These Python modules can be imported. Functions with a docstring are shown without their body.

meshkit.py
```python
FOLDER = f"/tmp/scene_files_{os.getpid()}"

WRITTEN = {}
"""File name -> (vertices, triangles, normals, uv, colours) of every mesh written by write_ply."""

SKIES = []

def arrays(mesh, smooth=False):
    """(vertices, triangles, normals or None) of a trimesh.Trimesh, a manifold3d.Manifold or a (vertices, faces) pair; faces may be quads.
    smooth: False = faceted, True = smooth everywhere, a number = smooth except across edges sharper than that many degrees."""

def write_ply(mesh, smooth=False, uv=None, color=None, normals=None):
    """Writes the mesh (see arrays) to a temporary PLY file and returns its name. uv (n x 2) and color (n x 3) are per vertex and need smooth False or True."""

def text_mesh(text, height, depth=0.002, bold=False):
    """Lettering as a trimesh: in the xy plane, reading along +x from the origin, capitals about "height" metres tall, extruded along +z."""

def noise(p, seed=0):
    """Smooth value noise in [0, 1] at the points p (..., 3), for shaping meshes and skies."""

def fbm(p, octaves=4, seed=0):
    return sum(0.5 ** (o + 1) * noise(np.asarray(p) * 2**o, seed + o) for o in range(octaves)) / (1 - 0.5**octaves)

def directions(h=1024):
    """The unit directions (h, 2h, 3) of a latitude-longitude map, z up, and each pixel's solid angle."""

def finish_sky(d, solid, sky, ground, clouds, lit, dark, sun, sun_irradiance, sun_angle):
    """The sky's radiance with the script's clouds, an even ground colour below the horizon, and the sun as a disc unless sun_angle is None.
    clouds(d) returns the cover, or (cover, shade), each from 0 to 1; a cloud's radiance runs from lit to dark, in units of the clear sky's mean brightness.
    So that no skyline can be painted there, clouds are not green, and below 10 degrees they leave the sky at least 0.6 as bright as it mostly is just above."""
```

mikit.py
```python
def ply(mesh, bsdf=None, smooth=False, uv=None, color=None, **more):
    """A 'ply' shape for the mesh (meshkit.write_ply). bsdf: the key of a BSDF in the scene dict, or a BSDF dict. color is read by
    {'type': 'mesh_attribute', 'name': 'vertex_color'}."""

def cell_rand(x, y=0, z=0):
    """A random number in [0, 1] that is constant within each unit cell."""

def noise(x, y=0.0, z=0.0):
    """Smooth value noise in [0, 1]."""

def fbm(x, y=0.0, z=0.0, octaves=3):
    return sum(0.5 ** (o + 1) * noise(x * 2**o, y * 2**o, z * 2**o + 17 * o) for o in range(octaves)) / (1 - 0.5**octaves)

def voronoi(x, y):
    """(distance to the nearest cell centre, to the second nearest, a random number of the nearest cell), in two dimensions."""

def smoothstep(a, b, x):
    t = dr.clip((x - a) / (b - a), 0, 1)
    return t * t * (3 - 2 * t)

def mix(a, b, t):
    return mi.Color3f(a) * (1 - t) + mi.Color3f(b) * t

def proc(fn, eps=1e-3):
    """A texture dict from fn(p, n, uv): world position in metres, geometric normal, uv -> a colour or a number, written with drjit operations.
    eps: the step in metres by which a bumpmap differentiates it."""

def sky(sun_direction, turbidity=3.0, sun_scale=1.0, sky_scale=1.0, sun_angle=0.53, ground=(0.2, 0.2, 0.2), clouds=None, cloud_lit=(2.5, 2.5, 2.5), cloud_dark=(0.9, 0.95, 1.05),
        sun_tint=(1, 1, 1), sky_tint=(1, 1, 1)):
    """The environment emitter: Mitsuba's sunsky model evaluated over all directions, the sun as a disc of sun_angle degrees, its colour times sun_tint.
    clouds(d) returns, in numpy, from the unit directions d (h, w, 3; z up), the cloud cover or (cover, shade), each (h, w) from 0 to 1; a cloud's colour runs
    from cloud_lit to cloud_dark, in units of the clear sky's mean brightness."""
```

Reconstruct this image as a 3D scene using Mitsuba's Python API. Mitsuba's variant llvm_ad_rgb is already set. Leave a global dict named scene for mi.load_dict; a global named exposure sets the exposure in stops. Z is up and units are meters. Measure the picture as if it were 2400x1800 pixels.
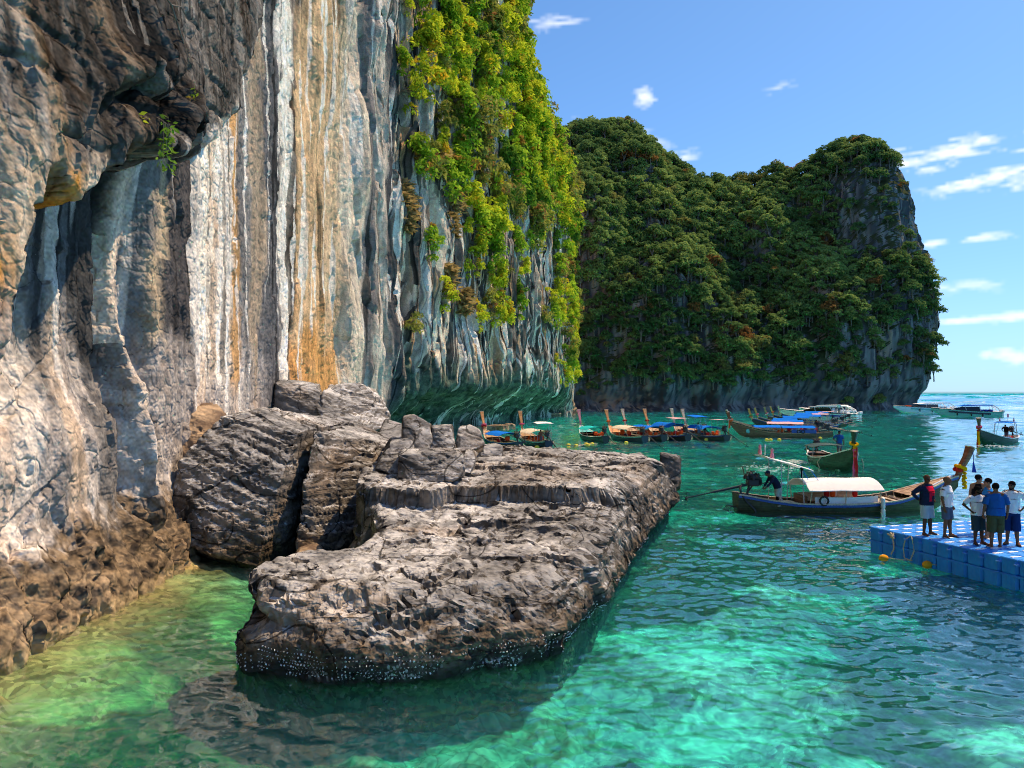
import math, random
import numpy as np, trimesh, drjit as dr, mitsuba as mi, mikit
import manifold3d as m3
from mikit import proc, noise, fbm, voronoi, smoothstep, mix
from meshkit import noise as nnoise, fbm as nfbm, text_mesh
from scipy.spatial import cKDTree
from scipy.ndimage import gaussian_filter1d
T = mi.ScalarTransform4f
scene, labels = {}, {}
random.seed(7); RNG = np.random.default_rng(7)

# ---------------------------------------------------------------- camera, sky, exposure
CAM_H, FOC, HORIZON = 4.8, 773.5, 392.7
pitch = math.atan((HORIZON - 384) / FOC)
scene['camera'] = {'type': 'perspective', 'fov': math.degrees(2 * math.atan(512 / FOC)), 'fov_axis': 'x', 'near_clip': 0.1, 'far_clip': 30000.0,
                   'to_world': T().look_at(origin=[0, 0, CAM_H], target=[0, 100, CAM_H + 100 * math.tan(pitch)], up=[0, 0, 1])}
exposure = 1.95
SUN = np.array([0.47, 0.33, 0.82]); SUN = SUN / np.linalg.norm(SUN)

def px_dir(u, v):
    return np.array([(u - 512) / FOC, 1.0, (HORIZON - v) / FOC])
def wisps(d):
    """A few thin fair-weather clouds low over the sea."""
    az = np.degrees(np.arctan2(d[..., 0], d[..., 1])); el = np.degrees(np.arcsin(np.clip(d[..., 2], -1, 1)))
    p = np.stack([az * 0.35, el * 0.9, 0 * az], -1)
    w = (nfbm(p * np.array([1.2, 2.2, 1]), 3, 3) - 0.5)
    fine = nfbm(p * np.array([5.0, 9.0, 1]), 3, 9) - 0.5
    cover = np.zeros_like(az)
    for a, e, ra, re, k, tilt in [(2.7, 25.5, 2.4, .45, .75, .14), (9.8, 20.7, .75, .5, 1.0, .12), (19.2, 20.5, 1.3, .3, .6, .15), (10.1, 17.9, 1.5, .5, .45, -.25), (12.6, 16.6, 1.6, .38, .8, 0), (29.2, 15.0, 3.2, .75, 1.2, .03), (32.6, 13.2, 3.4, .7, 1.15, .08),
                                  (28.6, 9.6, 1.2, .25, .9, .05), (31.6, 9.8, 1.4, .25, .8, .08), (31, 6.7, 5.0, .35, .55, 0), (31, 4.7, 5.5, .28, .85, 0), (33.0, 2.5, 1.6, .7, .8, .1), (4.0, 18.5, 2.6, .7, .35, .1), (7.2, 19.2, 1.0, .3, .35, 0), (-60, 20, 9, 2, .8, .05), (75, 25, 12, 2, .8, .05), (130, 18, 14, 2, .8, 0), (-140, 22, 12, 2, .8, 0)]:
        x = (az - a) / ra; y = (el - e - tilt * (az - a)) / re
        r = x * x + y * y
        cover = np.maximum(cover, np.clip((1.0 - np.sqrt(r) + 2.2 * w + 1.3 * fine) * 1.0, 0, 1) * k * (r < 6))
    haze = np.clip(1 - el / 9.0, 0, 1) ** 1.6 * 0.16
    return np.clip(np.maximum(cover * .8, haze), 0, 1), np.where(cover * .8 > haze, 0.0, 0.1)
scene['sky'] = mikit.sky(SUN.tolist(), turbidity=3.0, clouds=wisps, cloud_lit=(3.1, 3.15, 3.25), cloud_dark=(2.0, 2.25, 2.6), sky_tint=(0.76, 0.98, 1.20), sky_scale=1.12, sun_tint=(1.10, 1.0, .87), ground=(0.06, .16, .18))

# ---------------------------------------------------------------- helpers
def rgb(*c): return {'type': 'rgb', 'value': list(c)}
def ref(k): return {'type': 'ref', 'id': k}
def matte(key, c, rough=None, metallic=0.0, spec=0.5):
    scene[key] = {'type': 'twosided', 'bsdf': {'type': 'diffuse', 'reflectance': rgb(*c)} if rough is None else
                  {'type': 'principled', 'base_color': rgb(*c), 'roughness': rough, 'metallic': metallic, 'specular': spec}}
    return key
def numbered(name):
    k, i = name, 0
    while k in scene or k in labels or k in HOLD:
        i += 1; k = f'{name}_{i:03d}'
    HOLD.add(k); return k
HOLD = set()
def thing(name, label=None, category=None, group=None, kind=None):
    k = numbered(name); d = {}
    for a, b in (('label', label), ('category', category), ('group', group), ('kind', kind)):
        if b: d[a] = b
    labels[k] = d
    return k
def part(owner, name, mesh, bsdf, label=None, kind=None, smooth=False, place=None, **kw):
    k = numbered(owner + '__' + name)
    scene[k] = dict(mesh) if isinstance(mesh, dict) else mikit.ply(mesh, bsdf, smooth, **kw)
    if isinstance(mesh, dict): scene[k]['bsdf'] = ref(bsdf)
    if place is not None: scene[k]['to_world'] = place
    if label or kind: labels[k] = {a: b for a, b in (('label', label), ('kind', kind)) if b}
    return k
def whole(name, mesh, bsdf, label=None, category=None, group=None, kind=None, smooth=False, place=None, **kw):
    k = thing(name, label, category, group, kind)
    scene[k] = mikit.ply(mesh, bsdf, smooth, **kw)
    if place is not None: scene[k]['to_world'] = place
    return k
def grid_faces(n, m, closed=False):
    """Triangles of an n x m grid of vertices (row-major)."""
    i, j = np.meshgrid(np.arange(n - 1), np.arange(m if closed else m - 1), indexing='ij')
    a = i * m + j; b = i * m + (j + 1) % m; c = a + m; d = b + m
    return np.vstack([np.stack([a, b, d], -1).reshape(-1, 3), np.stack([a, d, c], -1).reshape(-1, 3)])
def vnormals(v, f):
    n = np.zeros_like(v); fn = np.cross(v[f[:, 1]] - v[f[:, 0]], v[f[:, 2]] - v[f[:, 0]])
    for k in range(3): np.add.at(n, f[:, k], fn)
    return n / (np.linalg.norm(n, axis=1, keepdims=True) + 1e-12)
def sstep(a, b, x):
    t = np.clip((x - a) / (b - a), 0, 1); return t * t * (3 - 2 * t)
def ridged(p, octaves=3, seed=0):
    return sum(0.5 ** (o + 1) * (1 - np.abs(2 * nnoise(np.asarray(p) * 2 ** o, seed + o) - 1)) for o in range(octaves)) / (1 - 0.5 ** octaves)
def facets(p, seed):
    """Broken stone: a random tilt for every cell of a jittered lattice, and how near a point is to a joint between cells."""
    p = np.asarray(p, float); i = np.floor(p).astype(np.int64); best = np.full(len(p), 9.0); second = best.copy(); tilt = np.zeros(len(p))
    def h(c, k):
        v = (c[:, 0] * 374761393 + c[:, 1] * 668265263 + c[:, 2] * 2147483647 + (seed * 131 + k) * 144665) & 0xFFFFFFFF
        v = ((v ^ (v >> 13)) * 1274126177) & 0xFFFFFFFF
        return ((v ^ (v >> 16)) & 0xFFFFFF) / 16777215.0
    for a in np.ndindex(3, 3, 3):
        c = i + (np.array(a) - 1); q = p - c - np.stack([h(c, 0), h(c, 1), h(c, 2)], 1)
        d = (q * q).sum(1); near = d < best
        g = np.stack([h(c, 3), h(c, 4), h(c, 5)], 1) * 2 - 1
        t = (q * g).sum(1) + (h(c, 6) - .5) * .5
        second = np.where(near, best, np.minimum(second, d)); tilt = np.where(near, t, tilt); best = np.where(near, d, best)
    return tilt, np.sqrt(second) - np.sqrt(best)
def box(sx, sy, sz, at=(0, 0, 0), ch=0.0):
    """A box centred at "at"; ch chamfers its edges."""
    s = np.array([sx, sy, sz]) / 2
    if ch <= 0:
        b = trimesh.creation.box((sx, sy, sz)); b.apply_translation(at); return b
    pts = []
    for a in np.ndindex(2, 2, 2):
        g = np.array(a) * 2 - 1
        for k in range(3):
            q = g * s; q = q - g * ch * (np.arange(3) != k); pts.append(q)
    h = trimesh.convex.convex_hull(np.array(pts)); h.apply_translation(at); return h
def cat(*ms): return trimesh.util.concatenate([m for m in ms if m is not None])
def tube(pts, r, sides=8, cap=True):
    p = np.asarray(pts, float); r = np.broadcast_to(r, (len(p),)).astype(float)
    t = np.gradient(p, axis=0); t /= np.linalg.norm(t, axis=1, keepdims=True) + 1e-12
    ref0 = np.array([0, 0, 1.0]) if abs(t[:, 2]).mean() < .8 else np.array([1.0, 0, 0])
    a = np.cross(t, ref0); a /= np.linalg.norm(a, axis=1, keepdims=True) + 1e-12
    b = np.cross(t, a); ang = np.arange(sides) * 2 * np.pi / sides
    v = p[:, None] + r[:, None, None] * (np.cos(ang)[None, :, None] * a[:, None] + np.sin(ang)[None, :, None] * b[:, None])
    v = v.reshape(-1, 3); f = grid_faces(len(p), sides, True)
    if cap:
        n = len(v); v = np.vstack([v, p[0], p[-1]]); k = np.arange(sides)
        f = np.vstack([f, np.stack([k, np.full(sides, n), (k + 1) % sides], 1)[:, ::-1], np.stack([k + (len(p) - 1) * sides, np.full(sides, n + 1), (k + 1) % sides + (len(p) - 1) * sides], 1)])
    return trimesh.Trimesh(v, f, process=False)
def place(x, y, z=0.0, deg=0.0, s=1.0):
    return T().translate([x, y, z]).rotate([0, 0, 1], deg).scale(s)
# ---------------------------------------------------------------- sea bed and sea
def bed_height(x, y):
    p = np.stack([x, y, 0 * x], -1)
    z = -.85 + 0.35 * (nfbm(p * 0.13, 3, 21) - .5) * 2
    z -= 6 * sstep(-4, 26, x - .40 * y) * sstep(40, 90, y) + 9 * sstep(175, 260, y + .2 * x)
    edge = np.clip((x + 9.4) / 5.5, 0, 1)                                    # shoals at the foot of the cliff
    near = sstep(60, 25, y)
    z = z * (1 - near) + near * (-0.1 + (z + .1) * sstep(0, 1, edge))
    z -= .25 * sstep(3.0, 1.0, np.hypot((x + 1.0) / 4.0, (y - 11.0) / 1.5))
    z -= 1.3 * np.exp(-((x - 11.5) / 4) ** 2 - ((y - 17.5) / 3) ** 2)  # hollow added to darken the water like the pontoon's shadow and reflection
    rock = sstep(.52, .66, nfbm(p * 0.42, 3, 5))
    z += rock * 0.30 * nfbm(p * 2.1, 3, 8)
    z += 0.05 * (ridged(p * 2.6 + 1.5 * nfbm(p * .7, 2, 3)[..., None], 2, 31) - .5) + .085 * (ridged(p * 3.6 + 1.2 * nfbm(p * 1.1, 2, 6)[..., None], 2, 2) - .5)
    return z
def polar(rs, angs):
    r, a = np.meshgrid(rs, angs, indexing='ij')
    return r * np.sin(a), r * np.cos(a)
def angles(step, half=40):
    inner = np.arange(-half, half + 1e-9, step)
    outer = np.concatenate([np.linspace(half, 360 - half, 60)[1:-1]])
    return np.radians(np.concatenate([inner, outer]))
def radii(*spans):
    out = [spans[0][0]]
    for a, b, s0, s1 in spans:
        r = a
        while r < b:
            r += s0 + (s1 - s0) * (r - a) / (b - a); out.append(r)
    return np.array(out)
ba = angles(0.21)
br = radii((3, 8, .08, .04), (8, 22, .035, .07), (22, 40, .08, .35), (40, 120, .4, 2), (120, 400, 3, 20), (400, 9000, 40, 2500))
bx, by = polar(br, ba)
bz = bed_height(bx, by)
scene_bed = np.stack([bx, by, bz], -1).reshape(-1, 3)
def bed_col(p, n, uv):
    q = fbm(p.x * .55, p.y * .55, 3.0, 3)
    w1 = fbm(p.x * 1.1 + 7, p.y * 1.1, 1.0, 2); w2 = fbm(p.x * 1.1, p.y * 1.1 + 11, 5.0, 2)
    x = p.x + .55 * w1; y = p.y + .55 * w2
    f1, f2, c = voronoi(x * 3.1, y * 3.1)
    g1, g2, c2 = voronoi(x * 8.5 + 3, y * 8.5)
    sand = mix((.46, .46, .34), (.80, .78, .62), fbm(p.x * 3, p.y * 3, 0.0, 3))
    stones = mix((.16, .17, .09), (.42, .40, .28), c) * (0.55 + .45 * smoothstep(0.02, .12, f2 - f1))
    peb = mix((.17, .18, .10), (.66, .64, .50), c2) * (0.45 + .55 * smoothstep(0.02, .1, g2 - g1))
    reef_and_shade = mix((.018, .03, .02), (.10, .11, .05), fbm(x * 3.1, y * 3.1, 2.0, 3))
    col = mix(sand, peb, smoothstep(.35, .6, fbm(p.x * .9 + 4, p.y * .9, 8.0, 2)) * .95)
    col = mix(col, stones, smoothstep(.45, .62, q) * .85)
    big = fbm(p.x * .22 + 3.1, p.y * .30 + 1.7, 9.0, 3)
    col = mix(col, reef_and_shade, smoothstep(.49, .58, big + .25 * (w1 - .5)) * .92)
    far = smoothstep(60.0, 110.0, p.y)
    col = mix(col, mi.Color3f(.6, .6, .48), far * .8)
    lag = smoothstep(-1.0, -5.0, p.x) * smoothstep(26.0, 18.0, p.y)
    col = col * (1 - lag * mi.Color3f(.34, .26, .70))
    col = mix(col, reef_and_shade, smoothstep(1.25, .6, dr.sqrt(dr.square((p.x - 11.5) / 4.5) + dr.square((p.y - 17.2) / 3.2)) + (q - .5) * 1.2) * .9)  # dark patch painted in for the pontoon's shadow and reflection
    shore = smoothstep(-5.5, -8.8, p.x) * smoothstep(40.0, 25.0, p.y)
    col = col * (.50 + .55 * noise(x * 17, y * 17, 1.0) + .60 * smoothstep(.25, .75, noise(x * 6.1, y * 6.1, 6.0)))
    return mix(col, mi.Color3f(.36, .25, .10) * (.5 + c2), shore * .7)
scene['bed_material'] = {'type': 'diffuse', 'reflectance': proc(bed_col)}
whole('seabed', (scene_bed, grid_faces(len(br), len(ba), True)), 'bed_material', kind='structure', smooth=True, label='pale sandy sea bed with dark reefs and painted pontoon shade under clear water')

WAVES = []
_r = np.random.default_rng(5)
for i in range(84):
    lam = 0.17 * (7.0 / 0.17) ** (i / 83.0)
    th = math.radians(205 + _r.normal(0, 42))
    slope = 0.040 if lam < .6 else .020 if lam < 1.5 else .006
    WAVES.append((lam, th, slope * lam / (2 * math.pi), _r.uniform(0, 6.28)))
SWELL = [(8 * 1.28 ** i, math.radians(200 + _r.normal(0, 40)), _r.uniform(0, 6.28)) for i in range(11)]
def sea_height(x, y, spacing):
    z = np.zeros_like(x)
    p = np.stack([x, y, 0 * x], -1)
    wx = x + .5 * nfbm(p * .6, 2, 1); wy = y + .5 * nfbm(p * .6, 2, 2)
    gust = 0.55 + 0.9 * nfbm(p * np.array([.05, .09, 1]), 3, 4)
    gust = gust * (0.55 + .45 * sstep(6, 14, np.hypot(x + 4, y - 9) ))
    for lam, th, a, ph in WAVES:
        k = 2 * math.pi / lam
        s = np.sin(k * (wx * math.sin(th) + wy * math.cos(th)) + ph)
        z += np.where(spacing < lam * .45, a, 0) * (s + .25 * (s * s - .5))
    z = z * gust
    r = np.hypot(x, y)
    z *= 1 + 1.5 * sstep(25, 110, r)
    for lam, th, ph in SWELL:
        k = 2 * math.pi / lam
        z += np.where(spacing < lam * .55, .045 * lam / 6.28, 0) * sstep(120, 420, r) * np.sin(k * (x * math.sin(th) + y * math.cos(th)) + ph)
    return z
sa = angles(0.17)
sr = radii((3, 8, .05, .05), (8, 30, .05, .14), (30, 60, .14, .32), (60, 190, .32, .8), (190, 420, .8, 6), (420, 1500, 6, 22), (1500, 6000, 24, 45), (6000, 20000, 200, 3000))
sx, sy = polar(sr, sa)
sp = np.gradient(sr)[:, None] * np.ones_like(sx)
outer = np.abs((np.degrees(sa) + 180) % 360 - 180) > 41
sp[:, outer] = np.maximum(sp[:, outer], 1.5)
sz = sea_height(sx, sy, sp)
sz -= (np.hypot(sx, sy) / 3570.0) ** 2 * 0
WATER_TINT = {'type': 'homogeneous', 'sigma_t': rgb(.78, .074, .108), 'albedo': rgb(.02, .50, .52)}
scene['water_surface'] = {'type': 'thindielectric', 'int_ior': 1.33, 'ext_ior': 1.0}
sea_v = np.stack([sx, sy, sz], -1).reshape(-1, 3)
sea_f = grid_faces(len(sr), len(sa), True)
if vnormals(sea_v[:4000], sea_f[(sea_f < 4000).all(1)])[:2000, 2].mean() < 0: sea_f = sea_f[:, ::-1]
k = whole('sea', (sea_v, sea_f), 'water_surface', kind='structure', smooth=True, label='clear turquoise sea ruffled by small waves')
scene[k]['interior'] = WATER_TINT
print('sea', len(sea_f), 'bed', len(br) * len(ba) * 2)
# ---------------------------------------------------------------- the near cliff: one face from beside the camera to the point of the bay
FOOT = np.array([(-12.5, -30), (-11.6, -6), (-10.7, 4), (-10.0, 12), (-9.9, 18), (-10.2, 24), (-11.2, 32), (-11.8, 42), (-11.8, 54), (-10.6, 67), (-6.5, 80), (-1.2, 98), (4, 120), (9, 143), (12.6, 163), (13.2, 174), (9, 183), (-4, 194), (-30, 205), (-80, 215)], float)
_t = np.concatenate([[0], np.cumsum(np.linalg.norm(np.diff(FOOT, axis=0), axis=1))])
_tt = np.arange(0, _t[-1], 0.1)
FX = gaussian_filter1d(np.interp(_tt, _t, FOOT[:, 0]), 28, mode='nearest'); FY = gaussian_filter1d(np.interp(_tt, _t, FOOT[:, 1]), 28, mode='nearest')
FS = _tt
_dx, _dy = np.gradient(FX), np.gradient(FY); _l = np.hypot(_dx, _dy)
FNX, FNY = gaussian_filter1d(_dy / _l, 15), gaussian_filter1d(-_dx / _l, 15)           # outward, over the water
_m = (FY > 5) & (FS < 222)
def S(u):
    """Arc length at which the foot of the cliff stands under column u of the photograph (for measuring only)."""
    return float(np.interp(u, (512 + FOC * FX / FY)[_m], FS[_m]))
def SY(y): return float(np.interp(y, FY[_m], FS[_m]))
def gauss(x, w): return np.exp(-(x / w) ** 2)
LIPY = [8, 12, 13.4, 13.9, 14.4, 14.7, 15.0, 16.4, 18.1, 20, 22.3, 25, 28, 31, 34, 38]
LIPZ = [3.4, 4.1, 4.9, 6.0, 7.3, 8.5, 9.0, 9.6, 10.2, 11.2, 12.3, 13.2, 14.6, 17.2, 20.5, 26]
def lip(s):
    """Height of the lower lip of the overhanging dark mass above the near recess."""
    y = np.interp(s, FS, FY)
    return np.interp(y, LIPY, LIPZ)
def cliff_push(s, z, detail=True):
    """How far the rock stands out from the foot line, in metres."""
    y = np.interp(s, FS, FY)
    p = np.stack([s, z, 0 * s], -1)
    d = 1.6 * (nfbm(p * np.array([.05, .035, 1]), 3, 11) - .5) * 2
    d *= np.where(y < 40, .14, .14 + .5 * sstep(40, 60, y))
    # the overhang
    lp = lip(s) + 1.1 * (nnoise(np.stack([s * .9, 0 * s, 0 * s], -1), 3) - .5) + .5 * (nnoise(np.stack([s * 3, 0 * s, 0 * s], -1), 4) - .5)
    amp = np.interp(y, [5, 12, 14.5, 16, 18, 20, 22.3, 25, 33, 40], [.8, 1.0, 1.25, 1.35, 1.45, 1.35, 1.0, .5, .35, 0])
    d -= .8 * sstep(13.0, 14.6, y) * sstep(22.2, 20.6, y) * sstep(3.2, 6.0, z) * sstep(.3, -.5, z - lp)
    d += amp * sstep(-.25 - .35 * sstep(18.5, 16.5, y), .30, z - lp) * (1 - .45 * sstep(1.2, 4.0, z - lp))
    # the jutting slab of the ledge, with a gap above it
    jut = gauss(y - 19.5, 2.6) * gauss(z - lp - .45, .45)
    d += .7 * jut
    d -= .8 * gauss(y - 18.6, 1.8) * gauss(z - lp - 1.3, .26)
    d += .5 * gauss(y - 18.3, 1.7) * gauss(z - lp - 1.95, .42)
    # deep drip gully
    d -= .75 * gauss(y - 20.3 - .05 * (z - 5), .30) * sstep(1.0, 2.6, z) * sstep(11.5, 9, z)
    d -= .45 * gauss(y - 21.5 + .1 * np.sin(z), .35) * sstep(4.0, 6, z) * sstep(11.5, 9, z)
    d += .45 * gauss(y - 20.9, .25) * sstep(.5, 2, z) * sstep(8, 5, z)
    # foot: pitted ledge running down into the water
    d += 1.1 * sstep(2.1 + .06 * (y - 15), .1, z + .35 * (nnoise(p * np.array([1.2, 1.0, 1]), 6) - .5)) * np.where(y < 75, 1, 0) * sstep(66, 52, y)
    # sea-cut notch under the far part
    far = sstep(64, 74, y) * sstep(165, 154, y)
    nz = np.interp(y, [64, 75, 95, 130, 160], [3.6, 5.4, 6.2, 5.8, 5.0]) + 1.0 * (nfbm(np.stack([s * .09, 0 * s, 0 * s], -1), 3, 7) - .5) * 2 + .8 * (nnoise(np.stack([s * .5, 0 * s, 0 * s], -1), 8) - .5)
    d -= far * 5.2 * (1 - sstep(0, 1, np.clip((z - .6) / (nz - .6), 0, 1)) ** 1.4)
    # flutes and draperies
    wob = 1.5 * (nfbm(p * np.array([.15, .06, 1]), 2, 15) - .5)
    fl = nnoise(np.stack([s * .55 + wob, z * .03, 0 * s], -1), 17) + .6 * nnoise(np.stack([s * 1.5 + wob * 2, z * .05, 0 * s], -1), 18) + .3 * nnoise(np.stack([s * 3.7 + wob * 4, z * .10, 0 * s], -1), 19)
    k = np.where(y < 34, .15, .15 + .38 * sstep(40, 100, y)) * sstep(.5, 4, z)
    d += k * (fl - .95) * 1.3
    if detail:
        up = sstep(-.5, 1.0, z - lp) * sstep(38, 34, y)                                          # broken beds in the dark upper mass
        bed = z * .9 + .25 * np.sin(s * .4) + .5 * nfbm(p * np.array([.5, .5, 1]), 2, 25)
        step = bed - np.floor(bed)
        d -= up * .14 * gauss(np.minimum(step, 1 - step), .09) * sstep(.35, .6, nnoise(p * np.array([.7, 1.3, 1]), 33))
        d += up * .12 * (nnoise(np.stack([s * .9, z * .7, 0 * s], -1), 41) - .5)
        dia = s * .55 - z                                                                        # slanting cracks low on the near wall
        d -= .16 * gauss(((dia * .45 + .3 * nnoise(p * .8, 3)) % 1) - .5, .035) * sstep(7, 4, z) * sstep(30, 22, y) * sstep(.42, .55, nnoise(p * np.array([.5, .6, 1]), 71))
        d += sstep(34, 60, y) * .8 * (nfbm(p * np.array([.5, .12, 1]), 4, 81) - .5) * 2 * sstep(2, 8, z)
        d += sstep(34, 60, y) * .5 * (ridged(p * np.array([.35, .08, 1]), 3, 83) - .6) * 2 * sstep(2, 8, z)
    # the far buttress leans back towards its top
    d -= sstep(95, 145, y) * (8.0 * sstep(46, 62, z) + .14 * np.clip(z - 62, 0, 200) + .02 * np.clip(z - 25, 0, 200))
    d -= .0012 * np.clip(z - 92, 0, 100) ** 2 * 3
    return d
def cliff_point(s, z, detail=True, extra=0.0):
    d = cliff_push(s, z, detail) + extra
    return np.stack([np.interp(s, FS, FX) + d * np.interp(s, FS, FNX), np.interp(s, FS, FY) + d * np.interp(s, FS, FNY), z], -1)
_cols = [0.0]
while _cols[-1] < FS[-1]:
    y = float(np.interp(_cols[-1], FS, FY)); s = _cols[-1]
    if y < 10: h = .8 if y < 5 else .15
    elif s > SY(172): h = 1.5
    else: h = min(.045 * (max(y, 12) / 14.0) ** 1.75, .23 if y < 80 else .24)
    _cols.append(s + h)
cs = np.array(_cols)
cd = np.interp(cs, FS, np.maximum(FY, 10))
zin = np.minimum(6.5 + .53 * cd, 96)
rows, crown = 385, 20
tz = np.linspace(0, 1, rows)
cz = -2.2 + (zin[:, None] + 2.2) * tz[None]
top = zin[:, None] + (112 - zin[:, None]) * np.linspace(0, 1, crown + 1)[None, 1:]
cz = np.concatenate([cz, top], 1)
css = np.repeat(cs[:, None], cz.shape[1], 1)
cv = cliff_point(css, cz)
_n = vnormals(cv.reshape(-1, 3), grid_faces(*cv.shape[:2])[:, ::-1]).reshape(cv.shape)
_y = np.interp(css, FS, FY)[..., None]; _q = cv * np.array([1, 1, .75])
_mid = sstep(34, 70, _y)
_f1, _e1 = facets((cv * np.array([1.0, 1.0, .45])).reshape(-1, 3) / .95, 3); _f2, _e2 = facets((cv * np.array([1, 1, .6])).reshape(-1, 3) / .36, 5); _f3, _e3 = facets((cv * np.array([1, 1, .28])).reshape(-1, 3) / 2.3, 7)
sh = cv.shape[:2] + (1,)
_lp = lip(css)[..., None]; _up = sstep(-.3, .8, cz[..., None] - _lp) * sstep(38, 34, _y); _tide = sstep(2.6, 1.0, cz[..., None]) * sstep(75, 55, _y)
_rough = .62 - .05 * _up + .5 * _tide
_fine = ((.20 - .10 * _up) * (nfbm(_q * np.array([1.2, 1.2, .6]), 4, 101) - .5)[..., None] + _rough * (.17 * _f1.reshape(sh) + .085 * _f2.reshape(sh) - .10 * np.exp(-_e1.reshape(sh) / .05) * sstep(.45, .6, nnoise(_q * .8, 104))[..., None]) - .10 * _tide * sstep(.55, .75, nnoise(_q * 3.4, 107))[..., None] + .07 * (ridged(_q * np.array([3, 3, 1.2]), 2, 103) - .6)[..., None])
_midf = ((nfbm(cv * np.array([.35, .35, .10]), 4, 111) - .5) * 1.0 + (ridged(cv * np.array([.6, .6, .07]), 3, 113) - .6) * .8)[..., None] + .35 * _f3.reshape(sh) - .3 * np.exp(-_e3.reshape(sh) / .06)
cv = cv + _n * (_fine * sstep(90, 30, _y) + _midf * sstep(34, 70, _y))
cap = cv[:, -1:].copy(); cap[..., 0] -= 70 ; cap[..., 2] += 6
cv = np.concatenate([cv, cap], 1)
cuv = np.concatenate([np.stack([css, cz], -1), np.stack([css[:, -1:], cz[:, -1:] + 70], -1)], 1)
cf = grid_faces(cv.shape[0], cv.shape[1])[:, ::-1]
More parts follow.
